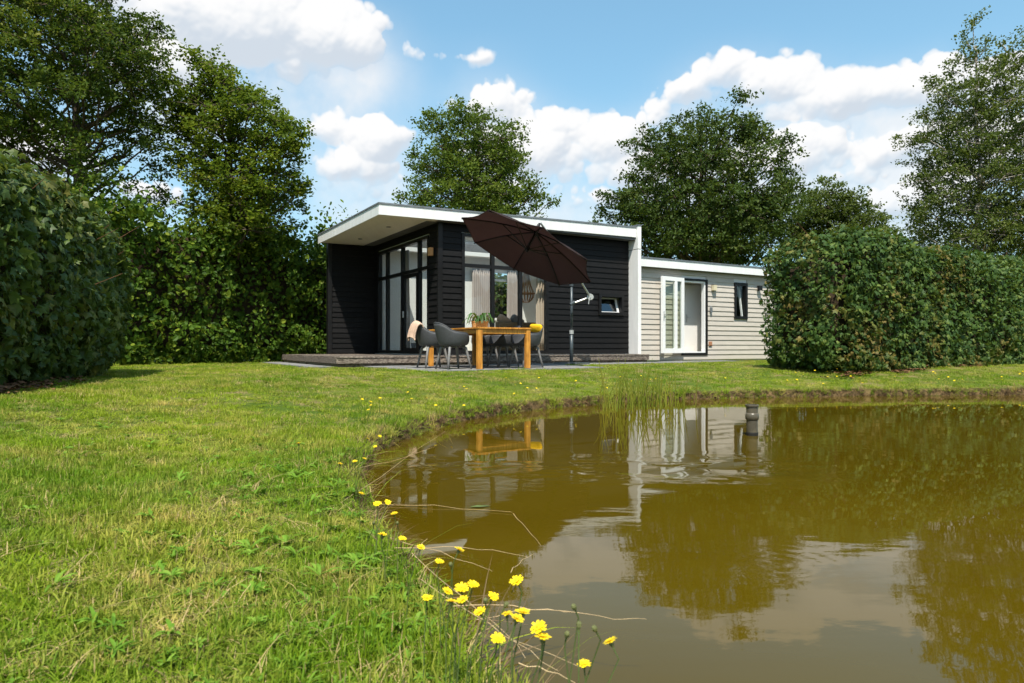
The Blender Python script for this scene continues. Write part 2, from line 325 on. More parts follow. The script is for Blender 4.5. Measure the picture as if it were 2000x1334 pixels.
# a few rings where something touched the surface
for (rx_, ry_, k_) in ((2.11, 6.0, 0.0004), (0.95, 2.45, 0.00018)):
    dd = t.vmath('LENGTH', t.vmath('SUBTRACT', pos, (rx_, ry_, 0)), out=1)
    ring = t.math('MULTIPLY', t.math('SINE', t.math('MULTIPLY', dd, 95.0)), t.rng(dd, 0.36, 0.04, 0.0, 1.0))
    h = t.math('ADD', h, t.math('MULTIPLY', ring, k_))
h = t.math('MULTIPLY', h, amp)
bn = t.new('ShaderNodeBump', {'Strength': 1.0, 'Distance': 1.0, 'Height': h}); t.l.new(bn.outputs[0], b.inputs['Normal'])

# ------------------------------------------------------------------ mesh helpers
def tag(o, label=None, cat=None, group=None, kind=None):
    if label: o['label'] = label
    if cat: o['category'] = cat
    if group: o['group'] = group
    if kind: o['kind'] = kind
    return o

def fast_mesh(name, V, Fc, material=None, smooth=False, attrs=None):
    V = np.ascontiguousarray(V, dtype=np.float32); Fc = np.ascontiguousarray(Fc, dtype=np.int32)
    me = bpy.data.meshes.new(name); n = Fc.shape[1]
    me.vertices.add(len(V)); me.vertices.foreach_set('co', V.ravel())
    me.loops.add(Fc.size); me.loops.foreach_set('vertex_index', Fc.ravel())
    me.polygons.add(len(Fc)); me.polygons.foreach_set('loop_start', np.arange(0, Fc.size, n, dtype=np.int32))
    me.polygons.foreach_set('loop_total', np.full(len(Fc), n, dtype=np.int32))
    me.polygons.foreach_set('use_smooth', np.full(len(Fc), smooth, dtype=bool))
    for k, a in (attrs or {}).items():
        at = me.attributes.new(k, 'FLOAT', 'POINT'); at.data.foreach_set('value', np.ascontiguousarray(a, dtype=np.float32))
    me.update(calc_edges=True); me.validate()
    if material: me.materials.append(MATS[material] if isinstance(material, str) else material)
    return me

def link(name, me, parent=None, loc=None):
    o = bpy.data.objects.new(name, me); COL.objects.link(o)
    if parent is not None: o.parent = parent
    if loc is not None: o.location = loc
    return o

def empty(name, loc=(0, 0, 0), rz=0.0):
    o = bpy.data.objects.new(name, None); COL.objects.link(o); o.location = loc; o.rotation_euler = (0, 0, rz); o.empty_display_size = 0.2
    return o

class MB:
    """collects shapes; .build() links them as one mesh object"""
    def __init__(s): s.v = []; s.f = []; s.sm = False
    def add(s, vs, fs):
        k = len(s.v); s.v += [tuple(p) for p in vs]; s.f += [tuple(i + k for i in f) for f in fs]; return s
    def box(s, a, b):
        (x0, y0, z0), (x1, y1, z1) = a, b
        return s.add([(x0, y0, z0), (x1, y0, z0), (x1, y1, z0), (x0, y1, z0), (x0, y0, z1), (x1, y0, z1), (x1, y1, z1), (x0, y1, z1)],
                     [(0, 3, 2, 1), (4, 5, 6, 7), (0, 1, 5, 4), (1, 2, 6, 5), (2, 3, 7, 6), (3, 0, 4, 7)])
    def tube(s, pts, rad, n=6, cap=True):
        pts = [Vector(p) for p in pts]; k = len(pts)
        rad = [rad] * k if isinstance(rad, (int, float)) else rad
        vs = []; fs = []
        ref = None
        for i, p in enumerate(pts):
            d = (pts[min(i + 1, k - 1)] - pts[max(i - 1, 0)])
            if d.length < 1e-9: d = Vector((0, 0, 1))
            d.normalize()
            if ref is None: ref = Vector((1, 0, 0)) if abs(d.x) < 0.8 else Vector((0, 1, 0))
            a = d.cross(ref); a.normalize(); bb = d.cross(a); ref = a.cross(d)
            for j in range(n):
                t = 2 * math.pi * j / n
                vs.append(p + (a * math.cos(t) + bb * math.sin(t)) * rad[i])
        for i in range(k - 1):
            for j in range(n):
                fs.append((i * n + j, i * n + (j + 1) % n, (i + 1) * n + (j + 1) % n, (i + 1) * n + j))
        if cap: fs += [tuple(range(n - 1, -1, -1)), tuple((k - 1) * n + j for j in range(n))]
        return s.add(vs, fs)
    def lathe(s, prof, c=(0, 0), n=20):
        vs = []; fs = []
        for (r, z) in prof:
            for j in range(n):
                t = 2 * math.pi * j / n; vs.append((c[0] + r * math.cos(t), c[1] + r * math.sin(t), z))
        for i in range(len(prof) - 1):
            for j in range(n):
                fs.append((i * n + j, i * n + (j + 1) % n, (i + 1) * n + (j + 1) % n, (i + 1) * n + j))
        fs += [tuple(range(n - 1, -1, -1)), tuple((len(prof) - 1) * n + j for j in range(n))]
        return s.add(vs, fs)
    def grid(s, fn, nu, nv, wrap=False):
        vs = [fn(i / (nu if wrap else nu - 1), j / (nv - 1)) for j in range(nv) for i in range(nu)]
        fs = []
        for j in range(nv - 1):
            for i in range(nu if wrap else nu - 1):
                fs.append((j * nu + i, j * nu + (i + 1) % nu, (j + 1) * nu + (i + 1) % nu, (j + 1) * nu + i))
        return s.add(vs, fs)
    def mesh(s, name, material, smooth=False, off=(0, 0, 0)):
        me = bpy.data.meshes.new(name); me.from_pydata([(x - off[0], y - off[1], z - off[2]) for x, y, z in s.v], [], s.f); me.update()
        me.materials.append(MATS[material])
        if smooth:
            for p in me.polygons: p.use_smooth = True
        return me
    def build(s, name, material, parent=None, smooth=False, bevel=0.0, solid=0.0, off=(0, 0, 0), kind=None):
        o = link(name, s.mesh(name, material, smooth, off), parent)
        if solid: md = o.modifiers.new('thick', 'SOLIDIFY'); md.thickness = solid; md.offset = 0
        if bevel: md = o.modifiers.new('edge', 'BEVEL'); md.width = bevel; md.segments = 2; md.limit_method = 'ANGLE'
        if kind: o['kind'] = kind
        return o

# ------------------------------------------------------------------ pond outline and lay of the land
CTRL = [(1.6, -7), (1.1, -3), (0.55, -0.4), (0.24, 0.75), (0.03, 1.34), (-0.11, 1.75), (-0.42, 2.49), (-0.70, 3.22), (-0.86, 3.9), (-0.98, 4.6), (-0.98, 5.3), (-0.80, 6.3),
        (-0.50, 7.2), (-0.05, 7.95), (0.5, 8.6), (1.1, 9.15), (2.0, 9.75), (3.06, 10.2), (4.3, 10.5), (5.6, 10.75), (8.2, 11.0), (14, 11.6), (22, 12.0), (27, 8), (26, -2), (18, -10), (6, -11)]
def catmull(P, n=8):
    P = np.array(P, float); out = []
    k = len(P)
    for i in range(k):
        p0, p1, p2, p3 = P[i - 1], P[i], P[(i + 1) % k], P[(i + 2) % k]
        for t in np.linspace(0, 1, n, endpoint=False):
            out.append(0.5 * ((2 * p1) + (p2 - p0) * t + (2 * p0 - 5 * p1 + 4 * p2 - p3) * t * t + (-p0 + 3 * p1 - 3 * p2 + p3) * t ** 3))
    return np.array(out)
POND = catmull(CTRL)
wob = np.random.default_rng(4)
_nrm = np.roll(POND, -1, 0) - np.roll(POND, 1, 0); _nrm = np.stack([-_nrm[:, 1], _nrm[:, 0]], 1); _nrm /= np.linalg.norm(_nrm, axis=1)[:, None]
_w = wob.normal(0, 0.035, len(POND)); _w = 0.6 * _w + 0.8 * np.convolve(np.tile(wob.normal(0, 0.07, len(POND)), 3), np.ones(4) / 4, 'same')[len(POND):2 * len(POND)]
POND = POND + _nrm * _w[:, None]
def pond_sd(xy):
    """distance to the pond's edge, positive on land"""
    xy = np.atleast_2d(np.asarray(xy, float)); A = POND; B = np.roll(POND, -1, 0)
    best = np.full(len(xy), 1e9); ins = np.zeros(len(xy), bool)
    for a, b_ in zip(A, B):
        d = b_ - a; tt = np.clip(((xy - a) @ d) / (d @ d), 0, 1)
        q = a + tt[:, None] * d
        best = np.minimum(best, np.hypot(xy[:, 0] - q[:, 0], xy[:, 1] - q[:, 1]))
        c = (a[1] > xy[:, 1]) != (b_[1] > xy[:, 1])
        with np.errstate(divide='ignore', invalid='ignore'):
            xi = a[0] + (xy[:, 1] - a[1]) / (b_[1] - a[1]) * d[0]
        ins ^= c & (xy[:, 0] < xi)
    return np.where(ins, -best, best)
GROUND_Z = 0.37
def lumps(x, y):
    return 0.012 * np.sin(1.7 * x + 0.6) * np.sin(1.3 * y + 1.0) + 0.007 * np.sin(4.1 * x - 2.0 * y) + 0.005 * np.sin(7.3 * y + 3.1 * x)
def land_z(xy, sd=None):
    xy = np.atleast_2d(np.asarray(xy, float)); sd = pond_sd(xy) if sd is None else sd
    up = np.minimum(GROUND_Z - 0.012, 0.105 + 0.088 * np.maximum(sd, 0)) + lumps(xy[:, 0], xy[:, 1]) * np.clip(sd * 2, 0, 1) * np.clip((6.5 - sd) / 2, 0.25, 1)
    lip = np.interp(sd, [-1.2, -0.5, -0.12, 0.0, 0.035, 0.07], [-0.6, -0.45, -0.12, -0.02, 0.07, 0.105])
    return np.where(sd < 0.07, np.minimum(lip, up), up)

def axis(dense0, dense1, step, far):
    a = list(np.arange(dense0, dense1 + 1e-6, step)); s = step; x = dense1
    while x < far: s *= 1.25; x += s; a.append(x)
    s = step; x = dense0
    while x > -far: s *= 1.25; x -= s; a.insert(0, x)
    return np.array(a)
gx = axis(-2.6, 6.5, 0.055, 900.0); gy = axis(-0.2, 12.2, 0.055, 900.0)
GX, GY = np.meshgrid(gx, gy); gxy = np.stack([GX.ravel(), GY.ravel()], 1)
gsd = pond_sd(gxy); gz = land_z(gxy, gsd)
ni, nj = len(gx), len(gy); idx = np.arange(ni * nj).reshape(nj, ni)
quads = np.stack([idx[:-1, :-1].ravel(), idx[:-1, 1:].ravel(), idx[1:, 1:].ravel(), idx[1:, :-1].ravel()], 1)
me = fast_mesh('ground', np.column_stack([gxy, gz]), quads, 'ground', True, {'bank': np.clip(1.0 - (gsd - 0.05) / 0.10, 0, 1)})
tag(link('ground', me), kind='structure')
wm = MB(); wm.add([(-4, -14, 0), (32, -14, 0), (32, 16, 0), (-4, 16, 0)], [(0, 1, 2, 3)])
tag(wm.build('pond_water', 'water'), kind='structure')

# ------------------------------------------------------------------ house frame: u along the front, v away from the front
TH = math.atan2(0.5109, 0.8597); CU, SU = math.cos(TH), math.sin(TH)
def uv(u, v, z=0.0): return Vector((u * CU - v * SU, u * SU + v * CU, z))
def house_root(name, base):
    return empty(name, uv(*base), TH)

BOARD_H = 0.1425
_board = {}
def board_mesh(material):
    if material not in _board:
        mb = MB(); h = BOARD_H + 0.012
        mb.add([(0, 0, 0), (1, 0, 0), (1, -0.034, 0), (0, -0.034, 0), (0, 0, h), (1, 0, h), (1, -0.012, h), (0, -0.012, h)],
               [(0, 1, 2, 3), (4, 7, 6, 5), (3, 2, 6, 7), (0, 4, 5, 1), (1, 5, 6, 2), (0, 3, 7, 4)])
        _board[material] = mb.mesh('board', material)
    return _board[material]
def clad(parent, base, along, plane, a0, a1, z0, z1, holes, material, name='board'):
    """lap boards on a wall; along 'u' faces -v, along 'v' faces -u; holes = (a0, a1, z0, z1)"""
    me = board_mesh(material); z = z0
    while z < z1 - 0.03:
        segs = [(a0, a1)]
        for (h0, h1, y0, y1) in holes:
            if z + BOARD_H > y0 + 0.02 and z < y1 - 0.02:
                ns = []
                for (s0, s1) in segs:
                    if h1 <= s0 or h0 >= s1: ns.append((s0, s1)); continue
                    if h0 > s0: ns.append((s0, h0))
                    if h1 < s1: ns.append((h1, s1))
                segs = ns
        if material == 'grey_board':
            cut = []
            for (s0, s1) in segs:
                if s1 - s0 > 2.6 and random.random() < 0.35: j_ = random.uniform(s0 + 0.8, s1 - 0.8); cut += [(s0, j_ - 0.002), (j_ + 0.002, s1)]
                else: cut.append((s0, s1))
            segs = cut
        for (s0, s1) in segs:
            if s1 - s0 < 0.02: continue
            o = link(name, me, parent)
            dz = random.uniform(-0.0015, 0.0015); out = random.uniform(0, 0.003)
            if along == 'u':
                o.location = (s0 - base[0], plane - base[1] - out, z + dz - base[2])
            else:
                o.location = (plane - base[0] - out, s1 - base[1], z + dz - base[2]); o.rotation_euler = (0, 0, -math.pi / 2)
            o.scale = (s1 - s0, 1, min(1.0, (z1 - z + 0.001) / (BOARD_H + 0.012)))
        z += BOARD_H

def wall_body(name, parent, base, along, p0, p1, a0, a1, z0, z1, holes, material):
    """a wall as solid blocks around its openings, between planes p0 and p1"""
    A = sorted({a0, a1} | {h for q in holes for h in q[:2]}); Z = sorted({z0, z1} | {h for q in holes for h in q[2:]})
    mb = MB()
    for i in range(len(A) - 1):
        for k in range(len(Z) - 1):
            ca, cz = (A[i] + A[i + 1]) / 2, (Z[k] + Z[k + 1]) / 2
            if any(h[0] < ca < h[1] and h[2] < cz < h[3] for h in holes): continue
            if along == 'u': mb.box((A[i], p0, Z[k]), (A[i + 1], p1, Z[k + 1]))
            else: mb.box((p0, A[i], Z[k]), (p1, A[i + 1], Z[k + 1]))
    return mb.build(name, material, parent, off=base)

def bar(mb, along, plane, out, inn, a0, a1, z0, z1):
    if along == 'u': mb.box((a0, plane - out, z0), (a1, plane + inn, z1))
    else: mb.box((plane - out, a0, z0), (plane + inn, a1, z1))
def window(parent, base, along, plane, a0, a1, z0, z1, mull, trans, material='black_frame', fw=0.06, mw=0.06, out=0.045, inn=0.07, glass='glass', name='window'):
    mb = MB()
    bar(mb, along, plane, out, inn, a0, a0 + fw, z0, z1); bar(mb, along, plane, out, inn, a1 - fw, a1, z0, z1)
    bar(mb, along, plane, out - 0.002, inn - 0.002, a0 + fw, a1 - fw, z0, z0 + fw); bar(mb, along, plane, out - 0.002, inn - 0.002, a0 + fw, a1 - fw, z1 - fw, z1)
    wn = mb.build(name, material, parent, off=base)
    for a in mull:
        q = MB(); bar(q, along, plane, out - 0.012, inn - 0.01, a - mw / 2, a + mw / 2, z0 + fw, z1 - fw); q.build('mullion', material, wn, off=base)
    cuts = [a0 + fw] + [x for a in mull for x in (a - mw / 2, a + mw / 2)] + [a1 - fw]
    for i in range(0, len(cuts), 2):
        zs = [z0 + fw] + [x for z in trans for x in (z - mw / 2, z + mw / 2)] + [z1 - fw]
        for z in trans:
            q = MB(); bar(q, along, plane, out - 0.018, inn - 0.012, cuts[i], cuts[i + 1], z - mw / 2, z + mw / 2); q.build('transom', material, wn, off=base)
        for k in range(0, len(zs), 2):
            q = MB(); bar(q, along, plane, -0.012, 0.02, cuts[i], cuts[i + 1], zs[k], zs[k + 1]); q.build('pane', glass, wn, off=base)
    return wn

DECK_Z, SOF = 0.58, 3.63
# ---------------------------------------------------------------- the black clad house
HB = (9.3, 16.5, GROUND_Z)
house = house_root('holiday_house', HB)
tag(house, 'black timber clad holiday house with flat white edged roof and large windows', 'house')
WIN_F = (7.12, 9.55, DECK_Z + 0.03, 3.43)
WIN_S = (11.12, 11.96, 1.615, 2.175)
WIN_L = (14.83, 18.33, DECK_Z + 0.03, 3.41)
fw_ = wall_body('front_wall', house, HB, 'u', 14.30, 14.42, 6.56, 12.16, GROUND_Z, SOF, [WIN_F, WIN_S], 'inner_wall')
clad(fw_, HB, 'u', 14.30, 6.63, 12.155, DECK_Z + 0.02, SOF, [WIN_F, WIN_S], 'black_board')
sw_ = wall_body('side_wall', house, HB, 'v', 6.56, 6.68, 14.43, 18.68, GROUND_Z, SOF, [WIN_L], 'inner_wall')
clad(sw_, HB, 'v', 6.56, 14.34, 18.66, DECK_Z + 0.02, SOF, [WIN_L], 'black_board')
cp = MB().box((6.515, 14.255, DECK_Z), (6.625, 14.335, SOF - 0.002)); cp.build('corner_post', 'black_frame', house, bevel=0.004, off=HB)
ww = MB().box((5.24, 18.70, GROUND_Z), (6.70, 18.80, SOF)); ww = ww.build('screen_wall', 'black_frame', house, off=HB)
clad(ww, HB, 'u', 18.70, 5.33, 6.53, DECK_Z + 0.02, SOF, [], 'black_board')
MB().box((5.22, 18.64, DECK_Z), (5.33, 18.81, SOF - 0.002)).build('corner_post', 'black_frame', ww, bevel=0.004, off=HB)
# back and right walls, floor, ceiling of the room
WIN_B = (9.75, 11.05, 1.60, 3.15)
wall_body('back_wall', house, HB, 'u', 18.56, 18.68, 6.70, 12.16, GROUND_Z, SOF, [WIN_B], 'inner_wall')
MB().box((12.04, 14.43, GROUND_Z), (12.155, 18.55, SOF)).build('partition_wall', 'inner_wall', house, off=HB)
MB().box((11.02, 14.43, DECK_Z), (11.09, 16.0, 3.49)).build('partition_wall', 'inner_wall', house, off=HB)
MB().box((11.02, 16.005, DECK_Z), (12.03, 16.07, 3.49)).build('partition_wall', 'inner_wall', house, off=HB)
MB().box((6.69, 14.43, GROUND_Z), (12.03, 18.55, DECK_Z - 0.01)).build('floor', 'inner_floor', house, off=HB)

window(house, HB, 'u', 14.30, *WIN_F, [7.955, 8.735], [2.685], fw=0.075, mw=0.085)
window(house, HB, 'v', 6.56, *WIN_L, [15.46, 16.55, 17.66], [2.655], fw=0.075, mw=0.085)
window(house, HB, 'u', 18.56, *WIN_B, [], [2.85], 'white_pvc', fw=0.07)
# the open sash of the door in the side window
q = MB(); 
for (a, b2, z0, z1) in ((15.55, 15.63, 0.66, 2.60), (16.37, 16.45, 0.66, 2.60)): bar(q, 'v', 6.56, 0.02, 0.03, a, b2, z0, z1)
bar(q, 'v', 6.56, 0.018, 0.028, 15.63, 16.37, 0.66, 0.75); bar(q, 'v', 6.56, 0.018, 0.028, 15.63, 16.37, 2.51, 2.60)
dl = q.build('patio_door_sash', 'black_frame', house, off=HB)
MB().box((6.50, 16.40, 1.52), (6.535, 16.425, 1.68)).build('handle', 'pale_metal', dl, off=HB)
# small hopper window: deep black frame, white sash tilted inwards
sm = window(house, HB, 'u', 14.30, 11.12, 11.96, 1.615, 2.175, [], [], fw=0.075, out=0.075, glass='glass')
for o in list(sm.children):
    if o.name.startswith('pane'): bpy.data.objects.remove(o)
q = MB(); w0, w1, b0, b1 = 11.205, 11.875, 1.70, 2.09
def tilt(p):
    x, y, z = p; k = (z - b0) / (b1 - b0); return (x, y + 0.13 * k, z)
for (a, c, d, e) in ((w0, w0 + 0.06, b0, b1), (w1 - 0.06, w1, b0, b1), (w0 + 0.06, w1 - 0.06, b0, b0 + 0.012), (w0 + 0.06, w1 - 0.06, b1 - 0.03, b1)):
    q.box((a, 14.33, d), (c, 14.38, e))
q.v = [tilt(p) for p in q.v]; sash = q.build('sash', 'white_pvc', sm, off=HB)
q = MB().box((w0 + 0.055, 14.35, b0 + 0.010), (w1 - 0.055, 14.36, b1 - 0.028)); q.v = [tilt(p) for p in q.v]; q.build('pane', 'dark_glass', sm, off=HB)
# roof: soffit, felt, fascia panels, zinc edging, downlights
RU0, RU1, RV0, RV1, RT = 5.0, 12.16, 13.97, 18.85, 3.845
def roof_z(u): return 0.0 + (u - RU0) / (RU1 - RU0) * 0.12          # the roof climbs a little to the right
ADDED_SKY_L = (6.95, 10.95, 15.6, 18.2)  # made-up roof opening, out of view, added to brighten the room
def slab_around(z0, z1, u0, u1, v0, v1, h):
    q = MB(); q.box((u0, v0, z0), (u1, h[2], z1)); q.box((u0, h[3], z0), (u1, v1, z1)); q.box((u0, h[2], z0), (h[0], h[3], z1)); q.box((h[1], h[2], z0), (u1, h[3], z1)); return q
roof = slab_around(SOF, RT - 0.01, RU0 + 0.03, RU1, RV0 + 0.03, RV1, ADDED_SKY_L).build('roof', 'roof_felt', house, off=HB)
slab_around(3.50, SOF - 0.01, 6.69, 12.03, 14.43, 18.55, ADDED_SKY_L).build('ceiling', 'inner_wall', house, off=HB)
sl = MB()
for (a, b2, c, d) in ((ADDED_SKY_L[0] - 0.08, ADDED_SKY_L[0], ADDED_SKY_L[2] - 0.08, ADDED_SKY_L[3] + 0.08), (ADDED_SKY_L[1], ADDED_SKY_L[1] + 0.08, ADDED_SKY_L[2] - 0.08, ADDED_SKY_L[3] + 0.08), (ADDED_SKY_L[0], ADDED_SKY_L[1], ADDED_SKY_L[2] - 0.08, ADDED_SKY_L[2]), (ADDED_SKY_L[0], ADDED_SKY_L[1], ADDED_SKY_L[3], ADDED_SKY_L[3] + 0.08)): sl.box((a, c, RT - 0.008), (b2, d, RT + 0.06))
sl = sl.build('added_skylight', 'zinc', house, off=HB)  # curb of the made-up opening that lets extra sun indoors
MB().box((ADDED_SKY_L[0] + 0.002, ADDED_SKY_L[2] + 0.002, RT + 0.03), (ADDED_SKY_L[1] - 0.002, ADDED_SKY_L[3] - 0.002, RT + 0.04)).build('pane', 'glass', sl, off=HB)
# soffit boards under the overhang
k = 0
for u0 in np.arange(RU0 + 0.035, RU1 - 0.1, 0.40):
    u1 = min(u0 + 0.397, RU1 - 0.003); q = MB(); d0, d1 = (u0 - RU0) / (RU1 - RU0) * 0.09, (u1 - RU0) / (RU1 - RU0) * 0.09
    v1 = 18.66 if u1 < 6.6 else 14.27
    q.add([(u0, RV0 + 0.035, SOF - 0.018 + d0), (u1, RV0 + 0.035, SOF - 0.018 + d1), (u1, v1, SOF - 0.018 + d1), (u0, v1, SOF - 0.018 + d0),
           (u0, RV0 + 0.035, SOF - 0.003 + d0), (u1, RV0 + 0.035, SOF - 0.003 + d1), (u1, v1, SOF - 0.003 + d1), (u0, v1, SOF - 0.003 + d0)],
          [(0, 3, 2, 1), (4, 5, 6, 7), (0, 1, 5, 4), (1, 2, 6, 5), (2, 3, 7, 6), (3, 0, 4, 7)])
    q.build('soffit_board', 'soffit', roof, off=HB)
def fascia_u(u0, u1):
    q = MB(); a, b2 = roof_z(u0), roof_z(u1)
    q.add([(u0, RV0, SOF - 0.03 + a * 0.8), (u1, RV0, SOF - 0.03 + b2 * 0.8), (u1, RV0 + 0.028, SOF - 0.03 + b2 * 0.8), (u0, RV0 + 0.028, SOF - 0.03 + a * 0.8),
           (u0, RV0, RT - 0.02 + a), (u1, RV0, RT - 0.02 + b2), (u1, RV0 + 0.028, RT - 0.02 + b2), (u0, RV0 + 0.028, RT - 0.02 + a)],
          [(0, 3, 2, 1), (4, 5, 6, 7), (0, 1, 5, 4), (1, 2, 6, 5), (2, 3, 7, 6), (3, 0, 4, 7)])
    q.build('fascia_panel', 'white_panel', roof, bevel=0.003, off=HB)
for (a, b2) in ((5.0, 8.38), (8.384, 11.53), (11.534, 12.155)): fascia_u(a, b2)
for (a, b2) in ((14.0, 17.15), (17.154, 18.85)):
    MB().box((RU0, a, SOF - 0.03), (RU0 + 0.028, b2, RT - 0.02)).build('fascia_panel', 'white_panel', roof, bevel=0.003, off=HB)
q = MB(); q.add([(RU0 - 0.015, RV0 - 0.015, RT - 0.018), (RU1, RV0 - 0.015, RT + 0.102), (RU1, RV0 + 0.09, RT + 0.102), (RU0 - 0.015, RV0 + 0.09, RT - 0.018),
                 (RU0 - 0.015, RV0 - 0.015, RT + 0.018), (RU1, RV0 - 0.015, RT + 0.138), (RU1, RV0 + 0.09, RT + 0.138), (RU0 - 0.015, RV0 + 0.09, RT + 0.018)],
                [(0, 3, 2, 1), (4, 5, 6, 7), (0, 1, 5, 4), (1, 2, 6, 5), (2, 3, 7, 6), (3, 0, 4, 7)])
q.build('roof_edging', 'zinc', roof, off=HB)
MB().box((RU0 - 0.015, RV0 + 0.092, RT - 0.018), (RU0 + 0.09, RV1 + 0.02, RT + 0.018)).build('roof_edging', 'zinc', roof, off=HB)
for (u, v) in ((5.75, 15.4), (5.75, 17.5)):
    MB().lathe([(0.055, SOF - 0.024), (0.055, SOF - 0.012)], (u, v), 16).build('downlight', 'zinc', roof, off=HB)
# the white fin wall between the two houses
fin = MB().box((12.165, 13.90, DECK_Z), (12.275, 14.29, 3.37)); fin = fin.build('fin_wall', 'white_panel', house, bevel=0.004, off=HB)
MB().box((12.165, 13.90, 3.385), (12.275, 14.29, 4.00)).build('fin_panel', 'white_panel', fin, bevel=0.004, off=HB)
MB().box((12.175, 13.92, 3.36), (12.265, 14.29, 3.39)).build('joint', 'black_frame', fin, off=HB)
MB().box((12.15, 13.885, 4.002), (12.29, 18.5, 4.03)).build('cap', 'zinc', fin, off=HB)
MB().box((12.165, 14.295, GROUND_Z), (12.275, 18.5, 3.998)).build('fin_core', 'black_frame', fin, off=HB)

# ---------------------------------------------------------------- the grey extension
GB = (15.6, 16.0, GROUND_Z)
ext = house_root('grey_extension', GB)
tag(ext, 'pale grey weatherboard extension with flat roof and open white door', 'house')
GR_T = 2.97
DOOR = (14.12, 15.11, 0.55, 2.72); NWIN = (16.27, 16.84, 1.615, 2.715)
gw = wall_body('front_wall', ext, GB, 'u', 14.30, 14.40, 12.28, 18.9, GROUND_Z, GR_T + 0.1, [DOOR, NWIN], 'inner_wall')
clad(gw, GB, 'u', 14.30, 12.285, 18.9, GROUND_Z + 0.04, GR_T + 0.05, [DOOR, NWIN], 'grey_board')
MB().box((18.80, 14.41, GROUND_Z), (18.9, 18.4, GR_T + 0.1)).build('end_wall', 'grey_board', ext, off=GB)
MB().box((12.28, 18.30, GROUND_Z), (18.79, 18.4, GR_T + 0.1)).build('back_wall', 'grey_board', ext, off=GB)
q = MB().box((12.28, 14.12, GR_T), (19.05, 18.45, GR_T + 0.20)); er = q.build('roof', 'roof_felt', ext, off=GB)
for (a, b2) in ((12.28, 13.55), (13.553, 16.95), (16.953, 19.07)):
    MB().box((a, 14.09, GR_T - 0.01), (b2, 14.118, GR_T + 0.21)).build('fascia_panel', 'white_panel', er, bevel=0.003, off=GB)
MB().box((12.28, 14.075, GR_T + 0.212), (19.085, 14.19, GR_T + 0.25)).build('roof_edging', 'zinc', er, off=GB)
MB().box((19.052, 14.12, GR_T - 0.01), (19.078, 18.45, GR_T + 0.21)).build('fascia_panel', 'white_panel', er, off=GB)
# doorway: black frame, white inner frame, hall with an inner door
q = MB()
for (a, b2, z0, z1) in ((14.10, 14.16, 0.53, 2.74), (15.07, 15.14, 0.53, 2.74), (14.16, 15.07, 0.53, 0.60), (14.16, 15.07, 2.68, 2.74)): bar(q, 'u', 14.30, 0.05, 0.03, a, b2, z0, z1)
df = q.build('door_frame', 'black_frame', ext, bevel=0.003, off=GB)
q = MB()
for (a, b2, z0, z1) in ((14.162, 14.205, 0.602, 2.678), (15.02, 15.068, 0.602, 2.678), (14.205, 15.02, 0.602, 0.64), (14.205, 15.02, 2.63, 2.678)): bar(q, 'u', 14.30, 0.02, 0.09, a, b2, z0, z1)
q.build('inner_frame', 'white_pvc', df, off=GB)
MB().box((13.99, 14.90, 0.5), (15.89, 14.97, 2.85)).build('hall_wall', 'inner_wall', ext, off=GB)
MB().box((13.9, 14.41, 0.5), (13.98, 15.70, 2.85)).build('hall_wall', 'inner_wall', ext, off=GB)
MB().box((15.9, 14.41, 0.5), (15.98, 15.70, 2.85)).build('hall_wall', 'inner_wall', ext, off=GB)
MB().box((13.99, 14.41, 0.40), (15.89, 15.61, 0.56)).build('hall_floor', 'inner_floor', ext, off=GB)
MB().box((13.99, 14.41, 2.80), (15.89, 15.61, 2.88)).build('hall_ceiling', 'inner_wall', ext, off=GB)
idr = MB().box((14.80, 14.85, 0.57), (15.66, 14.89, 2.62)).build('inner_door', 'inner_wall', ext, bevel=0.004, off=GB)
h_ = MB().box((14.86, 14.835, 1.50), (14.90, 14.848, 1.74)); h_.tube([(14.88, 14.83, 1.64), (14.88, 14.80, 1.64), (14.99, 14.80, 1.64)], 0.009); h_.build('handle', 'pale_metal', idr, off=GB)
# open door leaf folded back against the cladding
LW, LH = 0.95, 2.13
def leaf_pt(p):      # leaf coordinates: x from the hinge, y out of the leaf, z up
    c, d = math.cos(math.radians(7)), math.sin(math.radians(7)); x, y, z = p
    return (14.115 - x * c + y * d, 14.20 - x * d - y * c, z + 0.60)
def leaf_part(boxes, name, material, parent, bevel=0.0):
    mb = MB()
    for a, b2 in boxes: mb.box(a, b2)
    mb.v = [leaf_pt(p) for p in mb.v]
    return mb.build(name, material, parent, bevel=bevel, off=GB)
leaf = leaf_part([((0, -0.03, 0), (0.12, 0.03, LH)), ((LW - 0.13, -0.03, 0), (LW, 0.03, LH)), ((0.12, -0.029, 0), (LW - 0.13, 0.029, 0.13)), ((0.12, -0.029, LH - 0.11), (LW - 0.13, 0.029, LH)),
                  ((0.30, -0.028, 0.13), (0.42, 0.028, LH - 0.11))], 'door', 'white_pvc', ext)
leaf_part([((0.12, -0.006, 0.13), (0.30, 0.006, LH - 0.11))], 'pane', 'glass_green', leaf)
leaf_part([((0.42, -0.006, 0.13), (LW - 0.13, 0.006, LH - 0.11))], 'pane', 'glass_green', leaf)
leaf_part([((LW - 0.07, 0.03, 0.92), (LW - 0.04, 0.045, 1.16)), ((LW - 0.165, 0.05, 1.06), (LW - 0.04, 0.068, 1.078))], 'handle', 'pale_metal', leaf)
